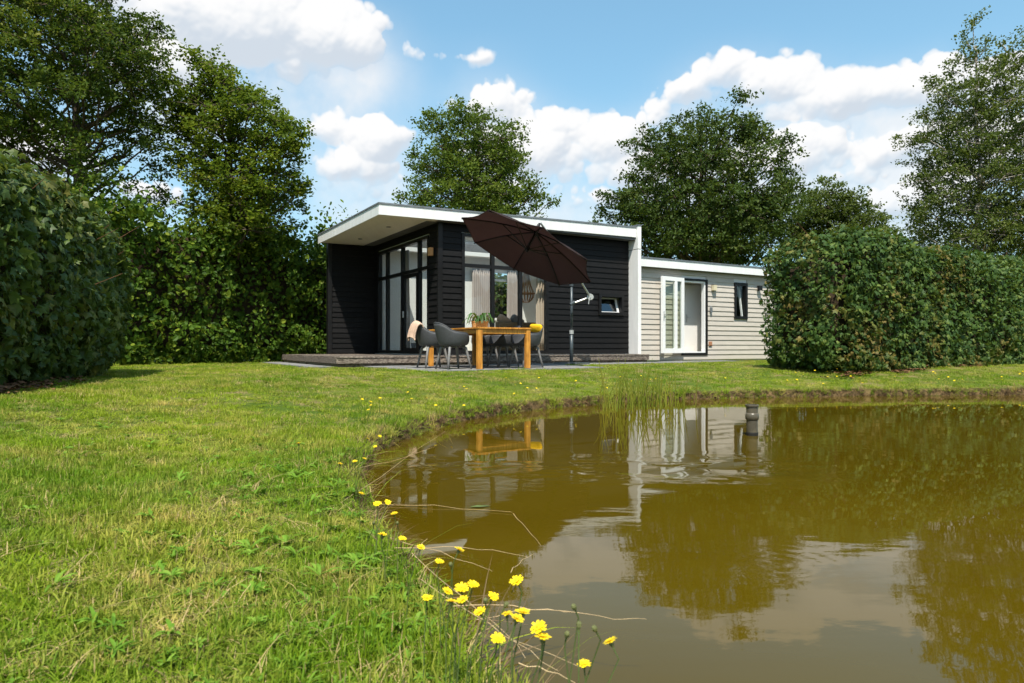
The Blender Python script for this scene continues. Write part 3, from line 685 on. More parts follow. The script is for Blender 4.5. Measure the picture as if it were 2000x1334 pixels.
# narrow tilted window
nw = window(ext, GB, 'u', 14.30, 16.27, 16.84, 1.615, 2.715, [], [], fw=0.085, out=0.06)
q = MB()
for (a, c, d, e) in ((16.37, 16.41, 1.71, 2.62), (16.70, 16.74, 1.71, 2.62)): q.box((a, 14.34, d), (c, 14.39, e))
q.v = [(x, y + (z - 1.71) * 0.14, z) for x, y, z in q.v]; q.build('sash', 'white_pvc', nw, off=GB)
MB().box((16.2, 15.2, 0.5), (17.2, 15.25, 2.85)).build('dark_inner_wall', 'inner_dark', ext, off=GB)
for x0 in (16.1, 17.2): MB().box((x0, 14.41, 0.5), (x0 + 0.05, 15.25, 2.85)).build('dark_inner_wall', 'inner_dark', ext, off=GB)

# fittings on the walls, each a thing of its own
def fitting(name, label, cat, u, v, z, parts, rz=0.0):
    r = empty(name, uv(u, v, z), TH + rz); tag(r, label, cat)
    for (nm, material, mb) in parts: mb.build(nm, material, r, bevel=0.003)
    return r
fitting('wall_lamp', 'copper coloured box lamp on black corner wall under the overhang', 'wall lamp', 6.52, 14.56, 2.90,
        [('back_plate', 'black_frame', MB().box((-0.02, -0.05, 0.0), (0.0, 0.05, 0.16))), ('shade', 'copper', MB().box((-0.11, -0.065, -0.01), (-0.02, 0.065, 0.17)))])
fitting('wall_lamp', 'cream square lamp beside the open doorway on grey cladding', 'wall lamp', 15.36, 14.262, 2.43,
        [('back_plate', 'zinc', MB().box((-0.06, -0.01, 0), (0.06, 0.0, 0.19))), ('shade', 'lamp_cream', MB().box((-0.07, -0.10, 0.0), (0.07, -0.01, 0.165))), ('lid', 'zinc', MB().box((-0.075, -0.105, 0.167), (0.075, -0.008, 0.18)))])
fitting('spot_lamp', 'small black spotlight on grey cladding beyond the narrow window', 'wall lamp', 17.32, 14.262, 2.50,
        [('bracket', 'black_frame', MB().box((-0.025, -0.05, 0.0), (0.025, 0.0, 0.16))), ('head', 'black_frame', MB().box((-0.07, -0.12, 0.02), (0.07, -0.05, 0.15)))])
fitting('key_box', 'small grey key box by the door frame on grey cladding', 'key box', 15.26, 14.262, 1.78,
        [('body', 'zinc', MB().box((-0.035, -0.05, 0), (0.035, 0, 0.15))), ('shackle', 'pale_metal', MB().tube([(-0.02, -0.025, 0.15), (-0.02, -0.025, 0.19), (0.02, -0.025, 0.19), (0.02, -0.025, 0.15)], 0.006))])
fitting('wall_socket', 'rust coloured square cover low on grey cladding by the door', 'socket', 15.25, 14.262, 0.80,
        [('plate', 'terracotta', MB().box((-0.065, -0.02, 0), (0.065, 0, 0.13))), ('flap', 'terracotta', MB().box((-0.045, -0.032, 0.02), (0.045, -0.02, 0.11)))])
fitting('meter_box', 'pale vent box on grey cladding half hidden by the right hedge', 'vent', 18.2, 14.262, 2.20,
        [('body', 'lamp_cream', MB().box((-0.09, -0.07, 0), (0.09, 0, 0.22))), ('grille', 'zinc', MB().box((-0.07, -0.078, 0.03), (0.07, -0.07, 0.19)))])

# ---------------------------------------------------------------- timber deck
DB = (8.2, 13.9, GROUND_Z); deck = house_root('timber_deck', DB)
tag(deck, 'weathered dark timber deck running along the black house front', 'deck')
DU0, DU1, DV0 = 3.99, 12.32, 13.64
def plank(name, a, b2, parent=deck, material='deck_wood', bevel=0.004):
    o = MB().box((0, 0, 0), (1, 1, 1)).mesh('plank', material) if 'plank' not in _board else _board['plank']
    _board['plank'] = o
    ob = link(name, o, parent, (a[0] - DB[0], a[1] - DB[1], a[2] - DB[2])); ob.scale = (b2[0] - a[0], b2[1] - a[1], b2[2] - a[2]); return ob
v = DV0 + 0.03
while v < 18.6:
    u1 = DU1 - 0.03 if v < 14.05 else (12.15 if v < 14.2 else 6.50)
    j = random.uniform(5.2, 9.5)
    for (a, c) in (((DU0 + 0.03, j), (j + 0.004, u1)) if j < u1 - 0.5 else ((DU0 + 0.03, u1),)):
        plank('plank', (a, v, DECK_Z - 0.032), (c, v + 0.138, DECK_Z - 0.004 + random.uniform(-0.002, 0.002)))
    v += 0.144
fr = MB().box((DU0 + 0.10, DV0 + 0.10, GROUND_Z - 0.1), (DU1 - 0.08, 14.25, DECK_Z - 0.04)); fr.box((DU0 + 0.10, 14.25, GROUND_Z - 0.1), (6.5, 18.55, DECK_Z - 0.04)); fr.build('frame', 'pipe_dirt', deck, off=DB)
cuts = [DU0, 6.95, 9.9, DU1]
for a, c in zip(cuts[:-1], cuts[1:]):
    plank('edge_board', (a + 0.002, DV0, DECK_Z - 0.145), (c - 0.002, DV0 + 0.027, DECK_Z - 0.034))
    plank('edge_board', (a + 0.002, DV0 - 0.012, DECK_Z - 0.032), (c - 0.002, DV0 + 0.028, DECK_Z - 0.003))
    plank('foot_board', (a + 0.03, DV0 + 0.045, GROUND_Z - 0.05), (c - 0.03, DV0 + 0.07, DECK_Z - 0.15))
for a, c in ((DV0 + 0.03, 16.2), (16.204, 18.6)):
    plank('edge_board', (DU0, a, DECK_Z - 0.145), (DU0 + 0.027, c, DECK_Z - 0.034)); plank('foot_board', (DU0 + 0.045, a + 0.03, GROUND_Z - 0.05), (DU0 + 0.07, c - 0.02, DECK_Z - 0.15))

# ---------------------------------------------------------------- paving: slabs laid on the lawn
pv = house_root('patio_paving', (6.0, 12.0, GROUND_Z)); tag(pv, kind='structure')
slab = None
def put_slab(u0, v0, su, sv):
    global slab
    if slab is None: slab = MB().box((0, 0, -0.05), (1, 1, 0)).mesh('slab', 'paving')
    o = link('slab', slab, pv, (u0 - 6.0 + 0.004, v0 - 12.0 + 0.004, 0.006 + random.uniform(-0.003, 0.003))); o.scale = (su - 0.008, sv - 0.008, 1)
for i in range(8):
    for k in range(6):
        put_slab(4.55 + i * 0.5, 10.54 + k * 0.515, 0.5, 0.515)
for i in range(9):
    for k in range(2): put_slab(8.55 + i * 0.5, 12.64 + k * 0.5, 0.5, 0.5)
for i in range(5):
    for k in range(2): put_slab(13.05 + i * 0.5, 13.14 + k * 0.5, 0.5, 0.5)
for k in range(10): put_slab(3.45, 13.64 + k * 0.5, 0.5, 0.5)
PAVED = [(4.55, 8.55, 10.56, 13.7), (8.5, 13.1, 12.6, 13.7), (13.0, 15.6, 13.1, 14.3), (3.4, 4.0, 13.6, 18.7), (3.9, 19.0, 13.6, 19.0)]

# ---------------------------------------------------------------- table, chairs and what lies on them
G = GROUND_Z + 0.008
TBL = (5.66, 6.78, 10.70, 12.92)
tb = empty('dining_table', uv((TBL[0] + TBL[1]) / 2, (TBL[2] + TBL[3]) / 2, G), TH); tag(tb, 'orange brown teak garden table with square legs on the patio', 'table')
hx, hy = (TBL[1] - TBL[0]) / 2, (TBL[3] - TBL[2]) / 2
nsl = 8
for i in range(nsl):
    a = -hx + i * 2 * hx / nsl
    MB().box((a + 0.003, -hy, 0.722), (a + 2 * hx / nsl - 0.003, hy, 0.75)).build('slat', 'teak', tb, bevel=0.003)
ap = MB()
for s_ in (-1, 1):
    ap.box((-hx + 0.09, s_ * (hy - 0.05) - 0.014, 0.635), (hx - 0.09, s_ * (hy - 0.05) + 0.014, 0.72)); ap.box((s_ * (hx - 0.05) - 0.014, -hy + 0.09, 0.636), (s_ * (hx - 0.05) + 0.014, hy - 0.09, 0.719))
ap.build('apron', 'teak', tb, bevel=0.003)
for sx in (-1, 1):
    for sy in (-1, 1):
        cx_, cy_ = sx * (hx - 0.055), sy * (hy - 0.055)
        MB().box((cx_ - 0.043, cy_ - 0.043, 0), (cx_ + 0.043, cy_ + 0.043, 0.721)).build('leg', 'teak', tb, bevel=0.005)

def rim(a):
    d = abs((math.degrees(a) + 180) % 360 - 180)
    z = np.interp(d, [0, 20, 38, 52, 68, 90, 112, 126, 140, 158, 180], [0.83, 0.815, 0.765, 0.705, 0.668, 0.655, 0.648, 0.61, 0.53, 0.465, 0.452])
    r = np.interp(d, [0, 45, 90, 120, 180], [0.31, 0.30, 0.305, 0.30, 0.245])
    return float(r), float(z)
def shell_pt(i, j):
    a = i * 2 * math.pi; r, zr = rim(a); d = abs((math.degrees(a) + 180) % 360 - 180)
    t = j
    if t < 0.45: rr = r * 0.80 * t / 0.45; z = 0.415 + 0.012 * (t / 0.45) ** 2
    else:
        k = (t - 0.45) / 0.55
        rr = r * (0.80 + 0.20 * math.sin(k * math.pi / 2) ** 0.9); z = 0.427 + (zr - 0.427) * (k ** 1.35)
        if d < 60: rr += (zr - 0.6) * 0.25 * k * k * math.cos(math.radians(d * 1.5)) if zr > 0.6 else 0
    return (-rr * math.cos(a), rr * math.sin(a), z)
def make_chair():
    r = empty('garden_chair')
    sh = MB().grid(shell_pt, 44, 16, wrap=True).build('shell', 'chair_shell', r, smooth=True, solid=0.013)
    e = MB().tube([shell_pt(i / 44, 1.0) for i in range(45)], 0.010, 6, False).build('rim', 'chair_shell', sh, smooth=True)
    for sx in (-1, 1):
        for sy in (-1, 1):
            MB().tube([(sx * 0.12, sy * 0.12, 0.418), (sx * 0.165, sy * 0.165, 0.37), (sx * 0.20, sy * 0.20, 0.18), (sx * 0.235, sy * 0.235, 0.0)], [0.030, 0.027, 0.022, 0.016], 8).build('leg', 'chair_leg', r, smooth=True)
    f = MB().box((-0.13, -0.012, 0.385), (0.13, 0.012, 0.405)); f.box((-0.012, -0.13, 0.383), (0.012, 0.13, 0.403)); f.build('cross_frame', 'chair_leg', r)
    return r
def copy_tree(o, parent=None):
    c = o.copy(); COL.objects.link(c); c.parent = parent
    for ch in o.children: copy_tree(ch, c)
    return c
proto = make_chair()
CH = [(5.36, 11.08, 0.05, 'dark grey shell chair nearest the camera left of the teak table'),
      (5.33, 11.90, -0.06, 'dark grey shell chair with a pink beige blanket over its back'),
      (6.98, 11.22, math.pi + 0.08, 'dark grey shell chair with a yellow cushion right of the table'),
      (6.95, 12.05, math.pi - 0.05, 'dark grey shell chair in the middle of the table\'s right side'),
      (6.97, 12.88, math.pi + 0.04, 'dark grey shell chair at the far end of the table\'s right side')]
for i, (u, v, rz, lab) in enumerate(CH):
    o = proto if i == 0 else copy_tree(proto)
    o.location = uv(u, v, G); o.rotation_euler = (0, 0, TH + rz); tag(o, lab, 'chair', 'chairs around the garden table')

# blanket folded over the back of the second chair
bl = MB()
def bl_pt(i, j, off=0.0):
    # i along the fall (inside of the back, over the rim, down the outside), j across
    y = (j - 0.5) * 0.46 * (1 - 0.12 * math.sin(i * 3))
    path = [(-0.20, 0.64), (-0.255, 0.76), (-0.315, 0.862), (-0.36, 0.876), (-0.40, 0.835), (-0.435, 0.72), (-0.45, 0.62), (-0.455, 0.575)]
    k = i * (len(path) - 1); a = min(int(k), len(path) - 2); t = k - a
    x = path[a][0] * (1 - t) + path[a + 1][0] * t; z = path[a][1] * (1 - t) + path[a + 1][1] * t
    wv = 0.016 * math.sin(j * 17 + i * 2.0) * (0.3 + i) + 0.008 * math.sin(j * 37 + 1)
    return (x - wv + 0.16 * abs(j - 0.5) ** 2, y + 0.012 * math.sin(i * 9), z - 0.12 * (abs(j - 0.5) * 2) ** 2 * 0.5 + 0.01 * math.sin(j * 23))
bl.grid(bl_pt, 30, 26)
bo = bl.build('blanket', 'blanket', None, smooth=True, solid=0.022)
bo.location = uv(5.33, 11.90, G); bo.rotation_euler = (0, 0, TH - 0.06); tag(bo, 'pink beige knitted blanket hung over the back of a grey chair', 'blanket')
cu = MB()
def cush(i, j, w=0.19, h=0.085, d=0.055):
    a = i * 2 * math.pi; b2 = (j - 0.5) * math.pi
    cx_, sx_ = math.cos(a), math.sin(a)
    p = lambda c: math.copysign(abs(c) ** 0.45, c)
    return (d * math.sin(b2) , w * p(cx_) * math.cos(b2) ** 0.6 if math.cos(b2) > 1e-6 else 0, h * p(sx_) * (math.cos(b2) ** 0.6 if math.cos(b2) > 1e-6 else 0))
cu.grid(cush, 24, 9, wrap=True)
co = cu.build('cushion', 'yellow_cloth', None, smooth=True)
co.location = uv(7.22, 11.22, G + 0.76); co.rotation_euler = (0.06, -0.22, TH + 0.06); tag(co, 'mustard yellow cushion leaning on a chair beside the table', 'cushion')

def ribbon(path, wid, fold=0.0, n=None):
    """a strip leaf along a path: returns verts, quads"""
    P = [Vector(p) for p in path]; vs = []; fs = []
    for i, p in enumerate(P):
        d = (P[min(i + 1, len(P) - 1)] - P[max(i - 1, 0)]).normalized(); s_ = d.cross(Vector((0, 0, 1)))
        s_ = s_.normalized() if s_.length > 1e-4 else Vector((1, 0, 0)); nrm = s_.cross(d)
        k = i / (len(P) - 1); ww_ = wid * (math.sin(math.pi * (0.12 + 0.86 * k)) ** 0.8)
        vs += [p + s_ * ww_ + nrm * fold * ww_, p, p - s_ * ww_ + nrm * fold * ww_]
    for i in range(len(P) - 1):
        a = i * 3; fs += [(a, a + 1, a + 4, a + 3), (a + 1, a + 2, a + 5, a + 4)]
    return vs, fs
pt = empty('potted_plant', uv(6.15, 11.55, G + 0.752), TH); tag(pt, 'green leafy plant in a low tan basket pot on the table', 'plant')
MB().lathe([(0.135, 0.0), (0.15, 0.02), (0.158, 0.115), (0.165, 0.12), (0.165, 0.135), (0.150, 0.135), (0.145, 0.11)], n=24).build('pot', 'basket', pt, smooth=False)
MB().lathe([(0.14, 0.10), (0.02, 0.112)], n=16).build('soil', 'soil', pt)
for k in range(26):
    a = random.uniform(0, 6.283); L = random.uniform(0.16, 0.40); hh = random.uniform(0.04, 0.17); r0 = random.uniform(0.01, 0.09)
    path = [(math.cos(a) * (r0 + L * t), math.sin(a) * (r0 + L * t), 0.11 + hh * 4 * t * (1.05 - t) - 0.05 * t * t * (L / 0.3)) for t in (0, .15, .3, .45, .6, .75, .9, 1.0)]
    vs, fs = ribbon(path, random.uniform(0.016, 0.030), 0.35)
    q = MB().add(vs, fs); o = q.build('leaf', 'pot_leaf', pt, smooth=True)
    at = o.data.attributes.new('tint', 'FLOAT', 'POINT'); at.data.foreach_set('value', [random.random()] * len(vs))

# ---------------------------------------------------------------- cantilever parasol
ub = Vector((1.40, 16.05, G)); um = empty('parasol', ub); tag(um, 'tilted dark brown cantilever parasol on a grey pole before the black wall', 'parasol')
RIM_ = [(-1.032, 14.053, 3.435), (-0.445, 13.065, 3.398), (0.587, 12.747, 3.003), (1.459, 13.285, 2.48), (1.66, 14.364, 2.137), (1.073, 15.352, 2.174), (0.041, 15.67, 2.569), (-0.831, 15.132, 3.091)]
RIM_ = [Vector(p) for p in RIM_]; APEX = Vector((0.500, 14.303, 3.195)); UN = Vector((0.405, 0.208, 0.890)).normalized(); UC = Vector((0.314, 14.209, 2.786))
q = MB()
def rib_pt(i, t):           # a rib bows a little upward between the apex and the rim
    return APEX.lerp(RIM_[i % 8], t) + UN * (0.05 * math.sin(math.pi * t))
vs = [APEX]; fs = []; nt = 6; nb = 5
for i in range(8):
    for k in range(1, nt + 1):
        t = k / nt; a, b2 = rib_pt(i, t), rib_pt(i + 1, t)
        for m_ in range(nb):
            s_ = m_ / nb; p = a.lerp(b2, s_) - UN * (0.045 * t * math.sin(math.pi * s_)); 
            if k == nt: p = p + (APEX - p).normalized() * (0.05 * math.sin(math.pi * s_))
            vs.append(p)
def vid(i, k, m_):
    i = (i + (m_ // nb)) % 8; m_ = m_ % nb; return 0 if k == 0 else 1 + (i * nt + (k - 1)) * nb + m_
for i in range(8):
    for m_ in range(nb):
        fs.append((0, vid(i, 1, m_), vid(i, 1, m_ + 1)))
        for k in range(1, nt): fs.append((vid(i, k, m_), vid(i, k + 1, m_), vid(i, k + 1, m_ + 1), vid(i, k, m_ + 1)))
q.add(vs, fs); can = q.build('canopy', 'canopy', um, off=ub, solid=0.004)
for i in range(8):
    a, b2 = rib_pt(i, 1.0), rib_pt(i + 1, 1.0)
    hem = [a.lerp(b2, s_) - UN * (0.045 * math.sin(math.pi * s_)) + (APEX - a.lerp(b2, s_)).normalized() * (0.05 * math.sin(math.pi * s_)) for s_ in (0, .2, .4, .6, .8, 1)]
    MB().tube(hem, 0.008, 4).build('hem', 'canopy', can, off=ub)
LOW = UC + UN * 0.02
for i in range(8):
    rb = MB().tube([rib_pt(i, t) - UN * 0.024 for t in (0.0, 0.2, 0.4, 0.6, 0.8, 1.0)], 0.014, 5).build('rib', 'rib_metal', um, off=ub)
    MB().tube([LOW, rib_pt(i, 0.46) - UN * 0.03], 0.011, 5).build('strut', 'rib_metal', rb, off=ub)
MB().tube([APEX - UN * 0.03, LOW - UN * 0.06], 0.020, 8).build('centre_tube', 'rib_metal', um, off=ub)
MB().tube([LOW - UN * 0.03, LOW + UN * 0.05], 0.045, 10).build('hub', 'rib_metal', um, off=ub)
MB().tube([APEX - UN * 0.01, APEX + UN * 0.10, APEX + UN * 0.20], [0.05, 0.045, 0.02], 10).build('finial', 'rib_metal', um, off=ub)
q = MB().tube([ub, ub + Vector((0, 0, 0.74))], 0.040, 14); pole = q.build('pole', 'pole_metal', um, off=ub, smooth=True)
MB().tube([ub + Vector((0, 0, 0.70)), ub + Vector((0, 0, 0.79))], 0.052, 14).build('collar', 'pale_metal', pole, off=ub)
MB().tube([ub + Vector((0, 0, 0.74)), ub + Vector((0, 0, 1.84))], 0.031, 14).build('upper_pole', 'pole_metal', um, off=ub, smooth=True)
MB().tube([ub + Vector((0, 0, 1.82)), ub + Vector((0, 0, 1.88))], 0.043, 12).build('cap', 'pole_metal', um, off=ub)
q = MB().box(tuple(ub + Vector((-0.42, -0.04, 0.0))), tuple(ub + Vector((0.42, 0.04, 0.035)))); q.box(tuple(ub + Vector((-0.04, -0.42, 0.0))), tuple(ub + Vector((0.04, -0.04, 0.033)))); q.box(tuple(ub + Vector((-0.04, 0.04, 0.0))), tuple(ub + Vector((0.04, 0.42, 0.033))))
q.build('cross_foot', 'pole_metal', um, off=ub)
BALL = Vector((1.85, 16.10, 1.95)); ARM0 = ub + Vector((0.03, 0, 1.42))
MB().tube([ARM0, BALL], 0.022, 8).build('lower_arm', 'pale_metal', um, off=ub)
MB().tube([ARM0 + Vector((-0.05, 0, -0.03)), ARM0 + Vector((0.05, 0, 0.03))], 0.045, 10).build('joint', 'pole_metal', um, off=ub)
TOPA = APEX + UN * 0.22
MB().tube([BALL, BALL.lerp(TOPA, 0.35) + UN * 0.03, BALL.lerp(TOPA, 0.7) + UN * 0.04, TOPA, TOPA - UN * 0.1], 0.022, 8).build('upper_arm', 'pale_metal', um, off=ub)
bl_ = MB().tube([BALL + Vector((-0.01, -0.06, 0)), BALL + Vector((0.01, 0.06, 0))], 0.075, 16).build('crank_housing', 'pale_metal', um, off=ub)
MB().tube([BALL + Vector((0, -0.06, 0)), BALL + Vector((-0.03, -0.11, -0.02)), BALL + Vector((-0.06, -0.12, -0.17)), BALL + Vector((-0.06, -0.18, -0.17))], 0.010, 6).build('crank_handle', 'pale_metal', bl_, off=ub)

# ---------------------------------------------------------------- inside the black house
pl = uv(9.79 * 1.0, 15.35); PX_, PY_ = 0.0, 0.0
pu, pvv = 9.62, 15.45
lamp = empty('pendant_lamp', uv(pu, pvv, 3.50), TH); tag(lamp, 'wooden slatted pendant lamp hanging behind the front window', 'lamp')
prof = [(0.07, -0.78), (0.09, -0.86), (0.10, -0.95), (0.125, -1.08), (0.175, -1.20), (0.225, -1.295)]
low = [(0.225, -1.315), (0.205, -1.40), (0.155, -1.48), (0.085, -1.535)]
for k in range(16):
    a = 2 * math.pi * k / 16; c_, s_ = math.cos(a), math.sin(a)
    for P in (prof, low):
        q = MB(); vs = []
        for (r, z) in P:
            for (dr, dt) in ((-0.006, -0.012), (-0.006, 0.012), (0.006, 0.012), (0.006, -0.012)):
                rr = r + dr; vs.append((rr * c_ - dt * s_, rr * s_ + dt * c_, z))
        fs = [(i * 4 + j, i * 4 + (j + 1) % 4, (i + 1) * 4 + (j + 1) % 4, (i + 1) * 4 + j) for i in range(len(P) - 1) for j in range(4)] + [(3, 2, 1, 0), tuple(len(vs) - 4 + j for j in range(4))]
        q.add(vs, fs).build('slat', 'lamp_wood', lamp)
def torus_ring(r, z, t_):
    return MB().tube([(r * math.cos(a), r * math.sin(a), z) for a in np.linspace(0, 2 * math.pi, 33)], t_, 6, False)
for (r, z, t_) in ((0.075, -0.78, 0.012), (0.228, -1.305, 0.016), (0.085, -1.535, 0.012)): torus_ring(r, z, t_).build('ring', 'lamp_wood', lamp)
MB().lathe([(0.03, -0.70), (0.06, -0.74), (0.07, -0.78)], n=14).build('cap', 'lamp_wood', lamp)
MB().tube([(0, 0, 0), (0, 0, -0.71)], 0.006, 6).build('cord', 'black_frame', lamp)
MB().lathe([(0.02, -1.10), (0.045, -1.16), (0.05, -1.21), (0.02, -1.26)], n=12).build('bulb', 'white_pvc', lamp)

def curtain(label, u0, u1, v, z0, z1, material='curtain', along='u', waves=9, amp=0.035):
    q = MB()
    def f(i, j):
        a = u0 + (u1 - u0) * i; sag = 1 + 0.25 * (1 - j)
        wv = amp * math.sin(i * waves * 2 * math.pi + 0.7 * math.sin(j * 3)) * sag + 0.01 * math.sin(i * 31 + j * 5)
        return (a, v + wv, z0 + (z1 - z0) * j) if along == 'u' else (v + wv, a, z0 + (z1 - z0) * j)
    q.grid(f, waves * 10 + 1, 8)
    cx_, cy_ = ((u0 + u1) / 2, v) if along == 'u' else (v, (u0 + u1) / 2)
    r = q.build('curtain', material, None, smooth=True, solid=0.004, off=(cx_, cy_, z0)); r.location = uv(cx_, cy_, z0); r.rotation_euler = (0, 0, TH)
    tag(r, label, 'curtain'); return r
curtain('taupe curtain left of the rear window, seen through the left front pane', 9.55, 10.16, 18.42, DECK_Z + 0.05, 3.26)
curtain('taupe curtain right of the rear window, seen through the middle front pane', 10.78, 11.22, 18.42, DECK_Z + 0.05, 3.26)
curtain('beige curtain drawn to the right edge of the front window', 9.42, 9.90, 14.62, DECK_Z + 0.05, 3.36, 'curtain_light', waves=6)
curtain('taupe curtain behind the side glazing under the overhang', 17.05, 17.55, 6.92, DECK_Z + 0.05, 3.36, 'curtain', 'v', waves=6)

sf = empty('sofa', uv(10.2, 16.7, DECK_Z), TH); tag(sf, 'brown leather sofa standing behind the front window', 'sofa')
MB().box((-1.0, -0.45, 0.06), (1.0, 0.45, 0.42)).build('seat', 'sofa', sf, bevel=0.03); MB().box((-1.0, -0.50, 0.10), (1.0, -0.28, 0.88)).build('backrest', 'sofa', sf, bevel=0.04)
for s_ in (-1, 1): MB().box((s_ * 1.09 - 0.09, -0.5, 0.06), (s_ * 1.09 + 0.09, 0.45, 0.66)).build('armrest', 'sofa', sf, bevel=0.03)
for (k, m_, du) in ((0, 'pillow', -0.72), (1, 'pillow_grey', -0.30)):
    q = MB(); q.grid(lambda i, j: cush(i, j, 0.22, 0.12, 0.07), 24, 9, wrap=True)
    p = q.build('pillow', m_, None, smooth=True); p.location = uv(10.2 + du, 16.38, DECK_Z + 0.93); p.rotation_euler = (0.5, -0.3, TH + 1.4)
    tag(p, ('soft pink' if k == 0 else 'dark grey') + ' pillow on top of the sofa behind the window', 'pillow')
tbk = empty('floor_plant', uv(7.15, 17.0, DECK_Z), TH); tag(tbk, 'spiky leaved pot plant indoors behind the side glazing', 'plant')
MB().lathe([(0.13, 0), (0.17, 0.30), (0.155, 0.30), (0.15, 0.27)], n=18).build('pot', 'pillow_grey', tbk)
for k in range(12):
    a = k * 2.4; L = random.uniform(0.25, 0.5)
    vs, fs = ribbon([(math.cos(a) * L * t, math.sin(a) * L * t, 0.26 + 0.65 * t - 0.25 * t * t) for t in np.linspace(0, 1, 6)], 0.028, 0.3)
    o = MB().add(vs, fs).build('leaf', 'pot_leaf', tbk, smooth=True); at = o.data.attributes.new('tint', 'FLOAT', 'POINT'); at.data.foreach_set('value', [random.random() * 0.6] * len(vs))

# ---------------------------------------------------------------- pipe standing in the pond
pp = empty('pond_pipe', (2.11, 6.0, 0)); tag(pp, 'short olive brown plastic standpipe rising from the pond', 'pipe')
MB().lathe([(0.048, -0.5), (0.048, 0.150)], n=24).build('pipe', 'plant_pipe', pp, smooth=False)
MB().lathe([(0.049, 0.135), (0.056, 0.145), (0.058, 0.165), (0.056, 0.185), (0.050, 0.20)], n=24).build('collar', 'plant_pipe', pp, smooth=True)
MB().lathe([(0.0495, 0.195), (0.0495, 0.25), (0.056, 0.252), (0.058, 0.262), (0.056, 0.272), (0.044, 0.273), (0.044, 0.20)], n=24).build('top_ring', 'plant_pipe', pp)
MB().lathe([(0.0515, -0.3), (0.0515, 0.022), (0.050, 0.03)], n=24).build('algae_band', 'pipe_dirt', pp)

# ------------------------------------------------------------------ foliage
def basis(N, rng):
    N = N / np.linalg.norm(N, axis=1)[:, None]; R = rng.normal(size=N.shape); T = np.cross(N, R); T /= np.linalg.norm(T, axis=1)[:, None] + 1e-9
    return N, T, np.cross(N, T)
def leaves(C, N, size, tmpl, faces, rng, tint=None, droop=None):
    """one mesh of many small leaves: centres C, facing N; tmpl is one leaf"""
    N, T, B = basis(N, rng)
    if droop is not None:          # leaf tips hang
        T = T + np.array([0, 0, -droop]); T /= np.linalg.norm(T, axis=1)[:, None]; B = np.cross(N, T); B /= np.linalg.norm(B, axis=1)[:, None] + 1e-9; N = np.cross(T, B)
    tm = np.asarray(tmpl, float); k = len(tm); n = len(C); S = np.asarray(size).reshape(-1, 1, 1)
    V = C[:, None, :] + S * (tm[None, :, 0:1] * T[:, None, :] + tm[None, :, 1:2] * B[:, None, :] + tm[None, :, 2:3] * N[:, None, :])
    Fc = (np.arange(n)[:, None, None] * k + np.asarray(faces)[None]).reshape(-1, len(faces[0]))
    tt = rng.random(n) ** 1.3 if tint is None else tint
    return V.reshape(-1, 3), Fc, np.repeat(tt, k)
QUAD = [(-0.5, 0, 0), (0.05, 0.30, 0.06), (0.5, 0, -0.04), (0.05, -0.30, 0.06)]; QUAD_F = [(0, 1, 2), (0, 2, 3)]
OVAL = [(-0.5, 0, 0), (-0.22, 0.30, 0.05), (0.18, 0.31, 0.05), (0.52, 0, -0.08), (0.18, -0.31, 0.05), (-0.22, -0.30, 0.05)]
OVAL_F = [(0, 1, 2), (0, 2, 3), (0, 3, 4), (0, 4, 5)]
PALM = [(-0.05, 0, 0.05)] + [(math.cos(math.radians(a)) * r, math.sin(math.radians(a)) * r, -0.10 * r * r) for (a, r) in
    [(0, 0.60), (30, 0.27), (58, 0.54), (100, 0.28), (150, 0.40), (210, 0.40), (260, 0.28), (302, 0.54), (330, 0.27)]]
PALM_F = [(0, i, i + 1) for i in range(1, 9)] + [(0, 9, 1)]

def branch_mesh(mb, p0, p1, r0, r1, rng, sag=0.12, n=5, sides=5):
    p0, p1 = Vector(p0), Vector(p1); L = (p1 - p0).length; pts = []
    for i in range(n):
        t = i / (n - 1); p = p0.lerp(p1, t); w_ = math.sin(math.pi * t) * L * 0.06
        p = p + Vector((rng.normal() * w_, rng.normal() * w_, -sag * L * math.sin(math.pi * t) * 0.4 + rng.normal() * w_ * 0.5)); pts.append(p)
    mb.tube(pts, [r0 + (r1 - r0) * i / (n - 1) for i in range(n)], sides, False); return pts

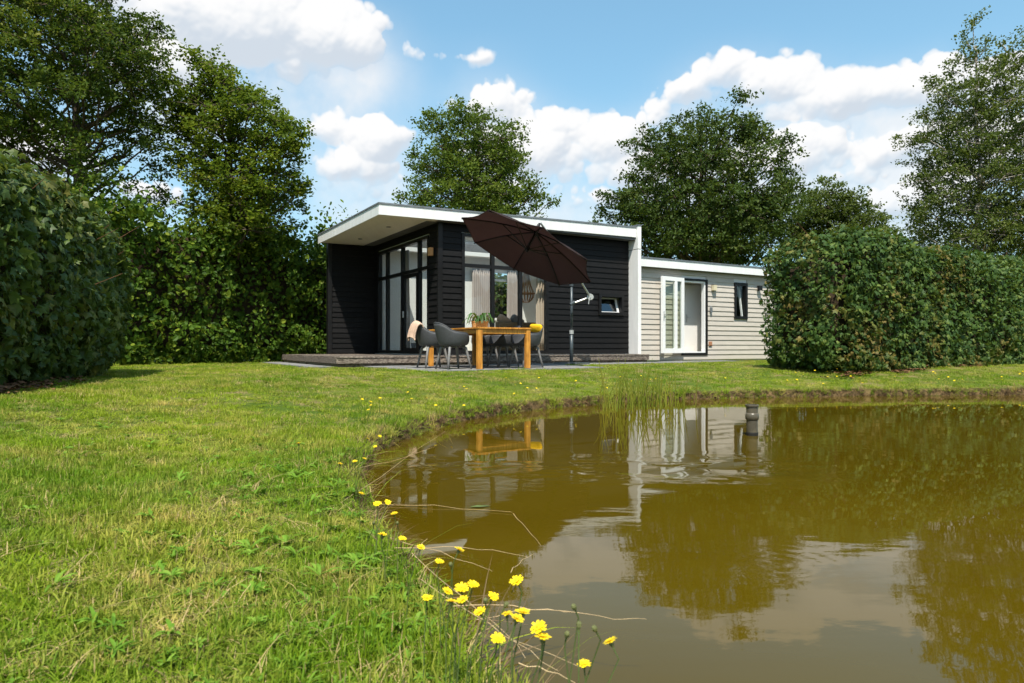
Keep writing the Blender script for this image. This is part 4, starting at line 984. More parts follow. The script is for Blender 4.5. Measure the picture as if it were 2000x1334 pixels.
def tree(name, label, base, Y, lobes, leaf, size, density, tmpl=(QUAD, QUAD_F), bark='bark', trunk_r=0.16, seed=1, depth=0.8, twig=0.32, sparse=1.0, upb=0.5, droop=None, lean=(0, 0), top=None, lobe=0.94):
    """lobes: (photo x, photo y, rx, ry) of foliage masses at about depth Y; each becomes a rounded 3-D mass of twigs and leaves"""
    rng = np.random.default_rng(seed); r = empty(name, (base[0], base[1], GROUND_Z - 0.02)); tag(r, label, 'tree', 'trees round the house')
    xs = [l[0] for l in lobes]; mid = np.mean(xs); half = max(1.0, (max(xs) - min(xs)) / 2); half_m = half * Y / F
    cmid = ((mid - 1000) / F * Y, ZC + (HOR - np.mean([l[1] for l in lobes])) / F * Y)
    C = []; mb = MB(); tr_base = Vector((0, 0, 0))
    zs = [ZC + (HOR - l[1]) / F * Y for l in lobes]; ztop = max(zs) if top is None else top; zlow = min(zs)
    trunk = [Vector((lean[0] * t, lean[1] * t, -0.05 + (ztop - GROUND_Z) * 0.95 * t)) + Vector((rng.normal() * 0.06 * t, rng.normal() * 0.06 * t, 0)) for t in np.linspace(0, 1, 9)]
    mb.tube(trunk, [trunk_r * (1 - 0.9 * (i / 8) ** 0.9) + 0.012 for i in range(9)], 9, False)
    off = Vector(r.location)
    cents = []; tips = []; ltint = []
    for (x, y, rx, ry) in lobes:
        room = math.sqrt(max(0.05, 1 - min(0.95, abs(x - mid) / half) ** 2)) * half_m * depth
        copies = 1 if rx < 30 else 3
        for c in range(copies):
            dy = 0.0 if copies == 1 else room * ((c / (copies - 1)) * 2 - 1) * 0.75 + rng.normal() * 0.15
            yy = Y + dy; ctr = np.array([(x - 1000) / F * Y, yy, ZC + (HOR - y) / F * Y]); shrink = 1.0 if abs(dy) < 0.3 else 0.90
            ctr[0] = cmid[0] + (ctr[0] - cmid[0]) * shrink; ctr[2] = cmid[1] + (ctr[2] - cmid[1]) * shrink
            R = np.array([rx * Y / F, max(0.35, min(rx * Y / F, room * 0.8)), ry * Y / F]) * lobe
            vol = R[0] * R[1] * R[2] * 4.19
            n_tw = int(max(4, 0.34 * density * (R[0] * R[2] * 3.14) ** 0.9))
            d = rng.normal(size=(n_tw, 3)); d /= np.linalg.norm(d, axis=1)[:, None]; rad = rng.random(n_tw) ** 0.40
            P = ctr + d * rad[:, None] * R * (1.0 + 0.18 * rng.normal(size=(n_tw, 1)))
            tips.append(P); cents.append(ctr); ltint.append(np.full(n_tw, rng.random()))
            # limb from the trunk to the mass and thin twigs within it
            lp = Vector(ctr) - off; h = max(0.8, min(lp.z - 0.7 * max(0.5, math.hypot(lp.x - lean[0] * 0.5, lp.y)), (ztop - GROUND_Z) * 0.9)); h = max(h, 1.0)
            tt = min(0.97, h / ((ztop - GROUND_Z) * 0.95)); i0 = int(tt * 8); st = trunk[i0].lerp(trunk[min(8, i0 + 1)], tt * 8 - i0)
            branch_mesh(mb, st, lp, trunk_r * (0.42 * (1 - tt) + 0.10), 0.014, rng)
            for p in P[::max(1, n_tw // 9)]: branch_mesh(mb, lp, Vector(p) - off, 0.014, 0.005, rng, 0.05, 3, 3)
    P = np.concatenate(tips); per = 44
    a = rng.normal(size=(len(P), 3)); a /= np.linalg.norm(a, axis=1)[:, None]; a[:, 2] *= 0.5
    cnt = np.maximum(6, (per * sparse * (0.5 + rng.random(len(P)))).astype(int)); own = np.repeat(np.arange(len(P)), cnt)
    along = rng.uniform(-1, 1, len(own))[:, None]
    Cc = P[own] + a[own] * along * twig * 1.2 + rng.normal(size=(len(own), 3)) * twig * np.array([0.27, 0.27, 0.18])
    N = rng.normal(size=Cc.shape) + np.array([0, -0.25, upb * 1.6])
    base_t = rng.random(len(P)); tint = np.clip(0.42 * rng.random(len(own)) ** 1.2 + 0.30 * base_t[own] + 0.30 * np.concatenate(ltint)[own], 0, 1)
    V, Fc, tn = leaves(Cc - np.array(off), N, 0.86 * size * rng.uniform(0.6, 1.2, len(own)), tmpl[0], tmpl[1], rng, tint, droop)
    o = link('crown', fast_mesh('crown', V, Fc, leaf, False, {'tint': tn}), r); o['kind'] = 'stuff'
    mb.build('trunk', bark, r, smooth=True)
    return len(own)

NL = 0
NL += tree('maple_tree', 'tall dark leafy maple tree at the far left edge', ((150 - 1000) / F * 16.5, 16.5), 16.5,
     [(40, 40, 90, 70), (120, 30, 90, 75), (205, 60, 75, 65), (262, 110, 55, 55), (60, 135, 105, 65), (170, 150, 95, 65), (262, 175, 52, 52), (30, 235, 85, 55), (110, 245, 80, 42), (225, 235, 72, 46), (270, 225, 34, 36),
      (225, 300, 46, 24), (248, 350, 34, 24), (250, 400, 44, 34), (60, 300, 90, 46), (-60, 120, 110, 100), (-60, 260, 90, 80), (120, -40, 100, 60), (20, -40, 90, 60), (215, -5, 60, 40), (298, 55, 24, 14), (305, 110, 18, 14), (300, 160, 16, 14), (288, 285, 18, 12), (-150, 180, 90, 120)],
     'maple_leaf', 0.120, 40, seed=3, trunk_r=0.17, twig=0.30, depth=0.75)
NL += tree('hornbeam_tree', 'bright green layered hornbeam tree between the maple and the house', ((450 - 1000) / F * 18.2, 18.2), 18.2,
     [(400, 118, 30, 20), (430, 135, 36, 26), (385, 165, 48, 30), (455, 175, 48, 30), (365, 215, 48, 34), (500, 190, 42, 24), (430, 225, 66, 36), (530, 225, 42, 26), (358, 262, 36, 24), (565, 250, 34, 22), (470, 270, 74, 34), (555, 290, 42, 28),
      (362, 315, 36, 20), (430, 320, 66, 34), (530, 330, 54, 30), (575, 300, 22, 16), (565, 355, 34, 20), (400, 362, 50, 28), (480, 375, 74, 36), (545, 390, 44, 26), (430, 420, 72, 42), (505, 430, 66, 40), (580, 375, 20, 10), (450, 490, 80, 50), (520, 480, 56, 44), (590, 262, 14, 10)],
     'beech_leaf', 0.112, 42, seed=5, trunk_r=0.16, tmpl=(OVAL, OVAL_F), twig=0.30, depth=0.85, upb=0.9)
NL += tree('oak_tree', 'loose green oak tree rising behind the black house roof', ((935 - 1000) / F * 32, 32), 32,
     [(848, 225, 16, 22), (885, 212, 12, 24), (860, 262, 40, 32), (905, 245, 36, 30), (950, 232, 26, 24), (945, 270, 44, 34), (990, 250, 28, 24), (985, 290, 42, 34), (868, 305, 54, 36), (935, 322, 62, 40), (1000, 318, 42, 28), (830, 312, 26, 20), (808, 300, 12, 14),
      (812, 328, 22, 11), (850, 350, 50, 30), (920, 372, 66, 36), (985, 360, 46, 30), (1028, 352, 20, 16), (1045, 378, 34, 20), (1072, 395, 18, 12), (785, 384, 16, 9), (830, 390, 40, 24), (905, 415, 80, 34), (990, 405, 66, 30), (930, 460, 110, 50)],
     'oak_leaf', 0.185, 20, seed=7, trunk_r=0.24, twig=0.46, depth=0.7)
NL += tree('oak_tree', 'large dense dark oak tree behind the grey extension', ((1370 - 1000) / F * 33.5, 33.5), 33.5,
     [(1330, 234, 22, 20), (1362, 224, 22, 20), (1400, 231, 30, 22), (1445, 248, 22, 24), (1465, 241, 9, 18), (1345, 271, 50, 36), (1410, 276, 56, 38), (1460, 291, 34, 36), (1245, 278, 30, 18), (1285, 291, 40, 30), (1225, 338, 24, 18), (1270, 346, 52, 36), (1340, 336, 66, 42), (1420, 346, 70, 42), (1205, 388, 36, 26), (1180, 416, 20, 16), (1160, 431, 12, 11), (1225, 416, 46, 34), (1300, 406, 70, 42), (1385, 416, 80, 44), (1460, 416, 56, 42), (1532, 282, 16, 16), (1526, 312, 14, 18), (1518, 345, 22, 22), (1552, 350, 18, 24), (1520, 385, 44, 30), (1555, 395, 24, 26), (1500, 430, 66, 36), (1260, 450, 66, 36), (1340, 455, 80, 40), (1430, 455, 80, 40), (1300, 500, 90, 30), (1420, 505, 90, 34), (1480, 490, 60, 40), (1532, 275, 14, 14), (1530, 300, 12, 16), (1524, 330, 16, 18)],
     'oak_dark_leaf', 0.20, 25, lobe=0.84, seed=9, trunk_r=0.28, twig=0.50, depth=0.8)
NL += tree('bushy_tree', 'lower olive green bushy tree right of the dark oak', ((1620 - 1000) / F * 37, 37), 37,
     [(1615, 355, 16, 16), (1600, 382, 30, 24), (1640, 392, 30, 22), (1672, 405, 24, 18), (1690, 400, 10, 10), (1580, 415, 36, 26), (1630, 425, 48, 30), (1690, 432, 34, 22), (1722, 448, 18, 12), (1560, 450, 50, 30), (1640, 465, 80, 30), (1710, 475, 50, 20)],
     'birch_leaf', 0.19, 26, seed=12, trunk_r=0.15, twig=0.44, depth=0.8)
NL += tree('birch_tree', 'tall airy birch tree at the far right edge', ((1908 - 1000) / F * 24, 24), 24,
     [(1900, 52, 11, 20), (1890, 85, 28, 22), (1925, 90, 22, 22), (1905, 122, 44, 26), (1868, 140, 24, 18), (1945, 140, 30, 26), (1890, 168, 50, 28), (1945, 185, 46, 30), (1845, 195, 30, 24), (1820, 165, 8, 16), (1905, 222, 66, 34), (1975, 215, 40, 32), (1850, 245, 50, 28), (1805, 268, 24, 13), (1930, 275, 66, 36), (2000, 262, 46, 40),
      (1835, 300, 46, 28), (1880, 325, 60, 34), (1965, 335, 66, 40), (2030, 330, 50, 50), (1815, 350, 38, 28), (1875, 385, 66, 36), (1950, 400, 74, 40), (2025, 410, 56, 46), (1805, 405, 34, 26), (1850, 440, 64, 32), (1930, 455, 80, 36), (2010, 470, 70, 40), (1795, 450, 28, 20), (1860, 490, 90, 30), (1980, 500, 90, 34), (2070, 260, 46, 70)],
     'birch_leaf', 0.125, 30, seed=14, trunk_r=0.13, bark='birch_bark', twig=0.34, depth=0.85, sparse=1.15, droop=0.5)

# ---- clipped hedges: leaves in a deep skin over a solid twig-brown core that blocks light
def hnoise(p, s, ph=0.0):
    x, y, z = p[:, 0] * s, p[:, 1] * s, p[:, 2] * s
    return (np.sin(x * 1.7 + y * 1.1 + ph) + np.sin(y * 2.1 - z * 1.6 + 1.3 + ph) + np.sin(z * 2.6 + x * 1.4 + 2.1) + 0.6 * np.sin(4.3 * x - 3.7 * z + y * 3.1 + ph) + 0.5 * np.sin(7.1 * z + 5.9 * y - 6.3 * x)) / 4.1
def sup_pts(n, half, pw, rng, cam_dir=None):
    """points on the skin of a rounded block, with outward normals (local axes)"""
    out = []; nor = []; got = 0
    half = np.array(half)
    while got < n:
        # sample box faces by area and push to the rounded surface
        f = rng.integers(0, 6, n * 2); areas = np.array([half[1] * half[2], half[1] * half[2], half[0] * half[2], half[0] * half[2], half[0] * half[1], half[0] * half[1]])
        f = rng.choice(6, n * 2, p=areas / areas.sum()); q = rng.uniform(-1, 1, (n * 2, 3)); ax = f // 2; q[np.arange(n * 2), ax] = np.where(f % 2 == 0, -1, 1)
        L = (np.abs(q) ** pw).sum(1) ** (1 / pw); q = q / L[:, None]
        g = np.sign(q) * np.abs(q) ** (pw - 1) / half; g /= np.linalg.norm(g, axis=1)[:, None]
        out.append(q * half); nor.append(g); got += len(q)
    return np.concatenate(out)[:n], np.concatenate(nor)[:n]
def hedge(name, label, centre, rz, half, pw, n, leaf, size, tmpl, seed, rough=0.10, skin=0.22, group='clipped hedges', hfun=None, visible=None, ragged=0.0, lumpy=1.1):
    rng = np.random.default_rng(seed); r = empty(name, (centre[0], centre[1], GROUND_Z - 0.15), rz); tag(r, label, 'hedge', group)
    zc = half[2]
    def place(P, N, inset):
        d = rough * hnoise(P, lumpy, seed) + 0.75 * rough * hnoise(P, 3.6, seed + 2.0) + 0.45 * rough * hnoise(P, 8.0, seed + 4.0) - inset
        Q = P + N * d[:, None]; Q[:, 2] += zc
        if hfun is not None: Q[:, 2] *= hfun(Q)
        return Q
    P, N = sup_pts(n, half, pw, rng)
    ins = rng.exponential(skin * 0.45, n) - 0.03; ins = np.minimum(ins, skin * 2.2)
    if ragged: ins -= ragged * (rng.random(n) ** 6) * np.where(N[:, 2] > 0.4, 1.0, 0.25)
    Q = place(P, N, ins)
    if visible is not None:
        c, s_ = math.cos(rz), math.sin(rz); wx = centre[0] + Q[:, 0] * c - Q[:, 1] * s_; wy = centre[1] + Q[:, 0] * s_ + Q[:, 1] * c
        k = visible(wx, wy) & (Q[:, 2] > 0.12); Q, N, ins = Q[k], N[k], ins[k]
    Nn = N * 0.9 + rng.normal(size=Q.shape) * 0.75 + np.array([0, 0, 0.45])
    cl = 0.5 + 0.5 * hnoise(Q, 2.4, 5.0); tint = np.clip(rng.random(len(Q)) ** 1.5 * 0.75 + 0.35 * cl - 0.05, 0, 1)
    V, Fc, tn = leaves(Q, Nn, size * np.clip(np.exp(rng.normal(-0.12, 0.33, len(Q))), 0.4, 1.6), tmpl[0], tmpl[1], rng, tint, 0.6)
    o = link('foliage', fast_mesh('foliage', V, Fc, leaf, False, {'tint': tn}), r); o['kind'] = 'stuff'
    # solid dark core in place of inner twigs, added to block light
    cm = MB()
    def core(i, j):
        a = i * 2 * math.pi; b2 = (j - 0.5) * math.pi; sg = lambda c: math.copysign(abs(c) ** (2 / pw), c)
        p = np.array([[sg(math.cos(b2)) * sg(math.cos(a)) * (half[0] - skin * 1.5), sg(math.cos(b2)) * sg(math.sin(a)) * (half[1] - skin * 1.5), sg(math.sin(b2)) * (half[2] - skin * 1.5)]])
        p[:, 2] += zc
        if hfun is not None: p[:, 2] *= hfun(p)
        k = 1 + 0.05 * float(hnoise(p, 3.0)[0]); return (p[0, 0] * k, p[0, 1] * k, p[0, 2])
    cm.grid(core, 40, 21, wrap=True); cm.build('blocking_core', 'twigs', r, smooth=True)
    st = MB()
    for k in range(60):      # bare sticks poking through
        p, nn = sup_pts(1, half, pw, rng); a = place(p - nn * 0.35, nn, np.array([0.0]))[0]; dirn = Vector(nn[0]) * 0.5 + Vector((rng.normal() * 0.25, rng.normal() * 0.25, 0.35))
        st.tube([Vector(a), Vector(a) + dirn * 0.4, Vector(a) + dirn * 0.82], [0.006, 0.005, 0.003], 4, False)
    st.build('twig', 'dead_leaf', r, kind='stuff')
    return len(Q)
vis = lambda x, y: (np.abs(x) < 1.05 * np.maximum(y, 0.1) + 1.2) & (y > 2)
NL += hedge('clipped_hedge', 'tall rounded dark green hedge at the left edge of the lawn', (-6.50, 7.6), math.atan2(0.963, -0.27), (3.75, 1.45, 1.34), 3.5, 50000, 'shade_maple_leaf', 0.108, (PALM, PALM_F), 21, rough=0.11, skin=0.26, visible=vis, ragged=0.1)
RC = uv(11.18 + 6.6, 7.45 + 0.95)
def rh(Q): return 0.98 + 0.075 * np.clip((-3.8 - Q[:, 0]) / 0.8, 0, 1) + 0.012 * np.sin(Q[:, 0] * 2.1)
NL += hedge('clipped_hedge', 'broad green and russet hedge at the right of the pond', (RC.x, RC.y), TH, (6.6, 0.95, 1.30), 8.0, 82000, 'ivy_leaf', 0.094, (PALM, PALM_F), 23, rough=0.12, skin=0.24, visible=vis, hfun=rh, ragged=0.09)
def bh(Q): return 1.03 + 0.10 * np.sin(Q[:, 0] * 1.9 + 1.0) + 0.05 * np.sin(Q[:, 0] * 4.7)
hc = Vector((-6.9, 17.6)); hd = Vector((3.9, 5.0)); hd.normalize(); hn = Vector((-hd.y, hd.x)); hc = hc + hn * 0.75
NL += hedge('hazel_hedge', 'tall loose light green hazel hedge left of the deck', (hc.x, hc.y), math.atan2(hd.y, hd.x), (5.2, 0.80, 1.78), 5.0, 44000, 'hazel_leaf', 0.116, (OVAL, OVAL_F), 25, rough=0.40, skin=0.36, visible=vis, hfun=bh, ragged=0.9, lumpy=1.7)

bk = uv(10.5, 21.6)
NL += hedge('garden_hedge', 'dark garden hedge behind the house, seen through the rear window', (bk.x, bk.y), TH, (4.0, 0.9, 1.55), 5.0, 9000, 'oak_dark_leaf', 0.16, (OVAL, OVAL_F), 27, rough=0.25, skin=0.3)
# ------------------------------------------------------------------ grass
def tuft(name, material, blades, radius, lmin, lmax, wid, seed, spread=0.5, curl=0.5):
    rng = np.random.default_rng(seed); V = []; Fc = []; tn = []
    for k in range(blades):
        a = rng.uniform(0, 6.283); r0 = radius * math.sqrt(rng.random()); x, y = r0 * math.cos(a), r0 * math.sin(a); L = rng.uniform(lmin, lmax)
        d = rng.uniform(0, 6.283); le = abs(rng.normal()) * spread; dx, dy = math.cos(d), math.sin(d); w_ = wid * rng.uniform(0.6, 1.2); t_ = rng.random(); s0 = len(V)
        px, py = -dy * w_, dx * w_
        for i, (t, ww_) in enumerate(((0, 1.0), (0.5, 0.85), (0.82, 0.5))):
            h = L * t * (1 - 0.25 * le * t); o_ = L * (le * t * 0.6 + curl * le * t * t)
            V += [(x + dx * o_ + px * ww_, y + dy * o_ + py * ww_, h - 0.008), (x + dx * o_ - px * ww_, y + dy * o_ - py * ww_, h - 0.008)]
        o_ = L * (le * 0.6 + curl * le); V.append((x + dx * o_, y + dy * o_, L * (1 - 0.32 * le) - 0.008)); tn += [t_] * 7
        for i in range(2): Fc += [(s0 + 2 * i, s0 + 2 * i + 1, s0 + 2 * i + 3), (s0 + 2 * i, s0 + 2 * i + 3, s0 + 2 * i + 2)]
        Fc.append((s0 + 4, s0 + 5, s0 + 6))
    return bpy.data.objects.new(name, fast_mesh(name, np.array(V), np.array(Fc), material, False, {'tint': np.array(tn)}))
def scatter(name, label, cat, objs, P, rot, scl, pick):
    col = bpy.data.collections.new(name + '_pieces')
    for o in objs: col.objects.link(o)
    me = bpy.data.meshes.new(name); me.vertices.add(len(P)); me.vertices.foreach_set('co', np.ascontiguousarray(P, dtype=np.float32).ravel())
    for nm, arr in (('rot', rot), ('scl', scl)):
        at = me.attributes.new(nm, 'FLOAT_VECTOR', 'POINT'); at.data.foreach_set('vector', np.ascontiguousarray(arr, dtype=np.float32).ravel())
    at = me.attributes.new('pick', 'INT', 'POINT'); at.data.foreach_set('value', np.ascontiguousarray(pick, dtype=np.int32))
    o = link(name, me); tag(o, label, cat, kind='stuff')
    ng = bpy.data.node_groups.new(name, 'GeometryNodeTree'); ng.interface.new_socket('Geometry', in_out='INPUT', socket_type='NodeSocketGeometry'); ng.interface.new_socket('Geometry', in_out='OUTPUT', socket_type='NodeSocketGeometry')
    gi = ng.nodes.new('NodeGroupInput'); go = ng.nodes.new('NodeGroupOutput'); ip = ng.nodes.new('GeometryNodeInstanceOnPoints'); ci = ng.nodes.new('GeometryNodeCollectionInfo')
    ci.inputs['Collection'].default_value = col; ci.inputs['Separate Children'].default_value = True; ci.inputs['Reset Children'].default_value = True
    def attr(n_, ty): a = ng.nodes.new('GeometryNodeInputNamedAttribute'); a.data_type = ty; a.inputs['Name'].default_value = n_; return a.outputs['Attribute']
    L = ng.links.new; L(gi.outputs[0], ip.inputs['Points']); L(ci.outputs[0], ip.inputs['Instance']); ip.inputs['Pick Instance'].default_value = True
    L(attr('pick', 'INT'), ip.inputs['Instance Index']); L(attr('rot', 'FLOAT_VECTOR'), ip.inputs['Rotation']); L(attr('scl', 'FLOAT_VECTOR'), ip.inputs['Scale']); L(ip.outputs[0], go.inputs[0])
    md = o.modifiers.new('scatter', 'NODES'); md.node_group = ng
    return o
def to_uv(P): return P[:, 0] * CU + P[:, 1] * SU, -P[:, 0] * SU + P[:, 1] * CU
def free(P, m_=0.0):
    u, v = to_uv(P); k = np.ones(len(P), bool)
    for (a, b2, c, d) in PAVED: k &= ~((u > a + m_) & (u < b2 - m_) & (v > c + m_) & (v < d - m_))
    return k
# lawn points: denser near the camera, thinning with distance
rg = np.random.default_rng(31)
pts = []
for (y0, y1, dens) in ((0.35, 1.0, 900), (1.0, 1.7, 900), (1.7, 2.6, 620), (2.6, 4.0, 360), (4.0, 6.0, 200), (6.0, 9.0, 110), (9.0, 13.0, 62), (13.0, 20.0, 34)):
    wl = 0.95 * y1 + 2.2; n = int(dens * (y1 - y0) * 2 * wl); q = np.stack([rg.uniform(-wl, wl, n), rg.uniform(y0, y1, n)], 1); pts.append(q[(q[:, 0] > -0.92 * q[:, 1] - 2.1) & (q[:, 0] < 0.88 * q[:, 1] + 0.8)])
pts = np.concatenate(pts); sd = pond_sd(pts); k = (sd > 0.035) & free(pts, 0.02); pts, sd = pts[k], sd[k]
z = land_z(pts, sd); n = len(pts); Yd = pts[:, 1]
grow = 1.0 + 0.035 * Yd; hgt = rg.uniform(0.75, 1.25, n) * np.where(sd < 0.35, 1.35, 1.0) * (1 + 0.012 * Yd) * (0.9 + 0.35 * np.sin(pts[:, 0] * 2.3 + pts[:, 1] * 1.1) * np.sin(pts[:, 1] * 1.7))
scl = np.stack([grow, grow, np.clip(hgt, 0.6, 2.0)], 1); rot = np.stack([rg.normal(0, 0.08, n), rg.normal(0, 0.08, n), rg.uniform(0, 6.283, n)], 1)
tuf = [tuft('grass_a', 'grass', 46, 0.055, 0.018, 0.046, 0.0018, 1, 1.0), tuft('grass_b', 'grass', 40, 0.060, 0.018, 0.050, 0.0023, 2, 1.3), tuft('grass_c', 'grass', 34, 0.060, 0.022, 0.060, 0.0019, 3, 0.8),
       tuft('grass_d', 'dry_grass', 30, 0.070, 0.015, 0.050, 0.0015, 4, 1.7)]
pick = rg.choice(4, n, p=[0.40, 0.35, 0.14, 0.11])
scatter('lawn_grass', 'short sunlit grass of the lawn round the pond', 'grass', tuf, np.column_stack([pts, z]), rot, scl, pick)

# longer tufts and hanging dead roots on the rim of the pond
rim_pts = []; rim_sd = []
A = POND; B = np.roll(POND, -1, 0)
for a, b2 in zip(A, B):
    if (max(a[1], b2[1]) < 0.4) or min(a[0], b2[0]) > 14 or a[0] > 20: continue
    L = np.linalg.norm(b2 - a); nn = int(L * 60) + 1; t_ = rg.random(nn)[:, None]; p = a + t_ * (b2 - a); nm = np.array([-(b2 - a)[1], (b2 - a)[0]]) / L
    rim_pts.append(np.column_stack([p + nm * rg.uniform(-0.03, 0.06, (nn, 1)), np.tile(nm, (nn, 1))]))
rim_pts = np.concatenate(rim_pts); sdr = pond_sd(rim_pts[:, :2]); k = (sdr > -0.01) & (sdr < 0.12); rp = rim_pts[k]; sdr = sdr[k]
zz = land_z(rp[:, :2], sdr); n = len(rp)
dry = tuft('root_a', 'root_grass', 26, 0.03, 0.04, 0.11, 0.0022, 11, 1.1, 0.9); dry2 = tuft('root_b', 'root_grass', 20, 0.03, 0.03, 0.09, 0.0026, 12, 1.4, 1.0); gl_ = tuft('rim_grass_a', 'grass', 24, 0.04, 0.05, 0.13, 0.0026, 13, 0.7, 0.6)
far = rp[:, 1] > 4.3
wavy = np.sin(rp[:, 0] * 3.1 + rp[:, 1] * 2.3) + 0.7 * np.sin(rp[:, 0] * 7.7)
pick = np.where(far, np.where(rg.random(n) < np.where(wavy > 0.5, 0.45, 0.10), 2, rg.integers(0, 2, n)), np.where(rg.random(n) < 0.72, 2, 0))
sc_ = rg.uniform(0.7, 1.2, n); sc_ = np.where(pick == 2, sc_ * np.where(far, 0.7, 0.8), sc_ * np.where(far, 0.85, 0.9))
scatter('bank_grass', 'brown roots and long grass fringing the pond bank', 'grass', [dry, dry2, gl_], np.column_stack([rp[:, :2], zz - 0.005]), np.stack([rg.normal(0, 0.35, n), rg.normal(0, 0.35, n), rg.uniform(0, 6.28, n)], 1), np.stack([sc_] * 3, 1), pick)

# broad-leaved weeds in the near lawn
def rosette(name, nl, lmin, lmax, wid, seed, rise):
    rng = random.Random(seed); mb = MB(); tn = []
    for k in range(nl):
        a = rng.uniform(0, 6.283); L = rng.uniform(lmin, lmax); h = rng.uniform(0.3, 1.0) * rise
        path = [(math.cos(a) * L * t, math.sin(a) * L * t, 0.004 + h * L * (1.9 * t - 1.2 * t * t)) for t in (0, .2, .4, .6, .8, 1)]
        vs, fs = ribbon(path, wid * rng.uniform(0.7, 1.2), 0.35); mb.add(vs, fs); tn += [rng.random()] * len(vs)
    me = mb.mesh(name, 'weed_leaf', True); at = me.attributes.new('tint', 'FLOAT', 'POINT'); at.data.foreach_set('value', tn); return bpy.data.objects.new(name, me)
ros = [rosette('weed_a', 12, 0.05, 0.10, 0.008, 1, 0.5), rosette('weed_b', 16, 0.03, 0.07, 0.011, 2, 0.55), rosette('weed_c', 9, 0.06, 0.13, 0.010, 3, 0.7)]
q = []
while len(q) < 650:
    y = 0.9 + rg.random() ** 1.6 * 4.0; x = rg.uniform(-0.85 * y - 0.3, 0.4)
    near = math.exp(-((x + 0.25 * y - 0.05) / (0.25 * y)) ** 2)
    if rg.random() < 0.18 + 0.8 * near: q.append((x, y))
q = np.array(q); sdq = pond_sd(q); k = sdq > 0.06; q, sdq = q[k], sdq[k]; n = len(q); s_ = rg.uniform(0.22, 0.50, n) * np.clip(q[:, 1] / 1.6, 0.7, 1.1)
scatter('lawn_weeds', 'broad leaved plantain and dandelion weeds in the near lawn', 'weeds', ros, np.column_stack([q, land_z(q, sdq) + 0.012]), np.stack([rg.normal(0, 0.15, n), rg.normal(0, 0.15, n), rg.uniform(0, 6.28, n)], 1), np.stack([s_] * 3, 1), rg.integers(0, 3, n))

lf = []
for k in range(3):
    mb = MB()
    for j in range(9):
        a_ = random.uniform(0, 6.28); x_, y_ = random.gauss(0, 0.07), random.gauss(0, 0.07); L_ = random.uniform(0.02, 0.045); z_ = random.uniform(0.005, 0.05); c_, d_ = math.cos(a_), math.sin(a_)
        mb.add([(x_ - c_ * L_, y_ - d_ * L_, z_), (x_ + d_ * L_ * .6, y_ - c_ * L_ * .6, z_ + random.uniform(0, .02)), (x_ + c_ * L_, y_ + d_ * L_, z_ + random.uniform(0, .02)), (x_ - d_ * L_ * .6, y_ + c_ * L_ * .6, z_)], [(0, 1, 2), (0, 2, 3)])
    lf.append(bpy.data.objects.new('fallen_leaves', mb.mesh('fallen_leaves', 'dead_leaf')))
q = [(-4.75 + rg.normal() * 0.22 - 0.22 * t_, 6.0 + rg.normal() * 0.35 + t_) for t_ in rg.uniform(-0.6, 1.6, 90)]
for t_ in rg.choice([0.1, 0.35, 1.9, 2.4, 4.4], 60) + rg.normal(0, 0.25, 60): p_ = uv(11.3 + t_, 7.42 + rg.normal() * 0.10); q.append((p_.x, p_.y))
q = np.array(q); n = len(q); s_ = rg.uniform(0.6, 1.2, n)
scatter('leaf_litter', 'fallen brown leaves on the grass at the foot of the hedges', 'leaf litter', lf, np.column_stack([q, land_z(q) + 0.01]), np.stack([rg.normal(0, 0.1, n), rg.normal(0, 0.1, n), rg.uniform(0, 6.28, n)], 1), np.stack([s_] * 3, 1), rg.integers(0, 3, n))
# ------------------------------------------------------------------ rushes
rr = np.random.default_rng(41); rc = empty('rush_clump', (1.72, 8.95, -0.05)); tag(rc, 'clump of upright green rushes standing at the pond edge', 'rushes')
V = []; Fq = []; tn = []
mbs = MB()
for k in range(120):
    xx = rr.choice([1.28, 1.45, 1.62, 1.8, 2.05]) + rr.normal() * 0.13; yy = 8.75 + rr.normal() * 0.16 + (xx - 1.6) * 0.5
    H = rr.uniform(0.20, 0.66) * (1.0 if xx < 1.75 else 0.85); lx, ly = rr.normal() * 0.10, rr.normal() * 0.06
    n0 = len(mbs.v); mbs.tube([(xx - 1.72, yy - 8.95, -0.1), (xx - 1.72 + lx * 0.4, yy - 8.95 + ly * 0.4, 0.05 + H * 0.5), (xx - 1.72 + lx * 1.1, yy - 8.95 + ly, 0.05 + H)], [0.0062, 0.0052, 0.0014], 4, False)
    tn += [rr.random()] * (len(mbs.v) - n0)
o = mbs.build('stalk', 'rush', rc, smooth=True, kind='stuff'); at = o.data.attributes.new('tint', 'FLOAT', 'POINT'); at.data.foreach_set('value', tn)

# ------------------------------------------------------------------ yellow hawkbit flowers
def head_mesh(seed, petals=11, r=0.0138):
    rng = random.Random(seed); mb = MB()
    for ring, (cnt, rr_, up) in enumerate(((petals, r, 0.06), (petals - 4, r * 0.60, 0.20))):
        for k in range(cnt):
            a = 2 * math.pi * (k + 0.5 * ring) / cnt + rng.uniform(-0.1, 0.1); L = rr_ * rng.uniform(0.85, 1.1); w_ = r * 0.17; u_ = up + rng.uniform(-0.1, 0.15)
            c, s_ = math.cos(a), math.sin(a); pts = []
            for (t, ww_) in ((0.1, 0.5), (0.6, 1.0), (0.95, 0.85)):
                for sg in (-1, 1): pts.append((c * L * t - s_ * w_ * ww_ * sg, s_ * L * t + c * w_ * ww_ * sg, 0.001 * ring + L * u_ * t * t + 0.0012))
            mb.add(pts, [(0, 1, 3, 2), (2, 3, 5, 4)])
    return mb.mesh('flower_head', 'petal')
HEADS = [head_mesh(s_) for s_ in (1, 2, 3)]
EYE = MB().lathe([(0.0032, 0.0015), (0.0040, 0.0030), (0.0018, 0.0046)], n=8).mesh('flower_eye', 'flower_eye')
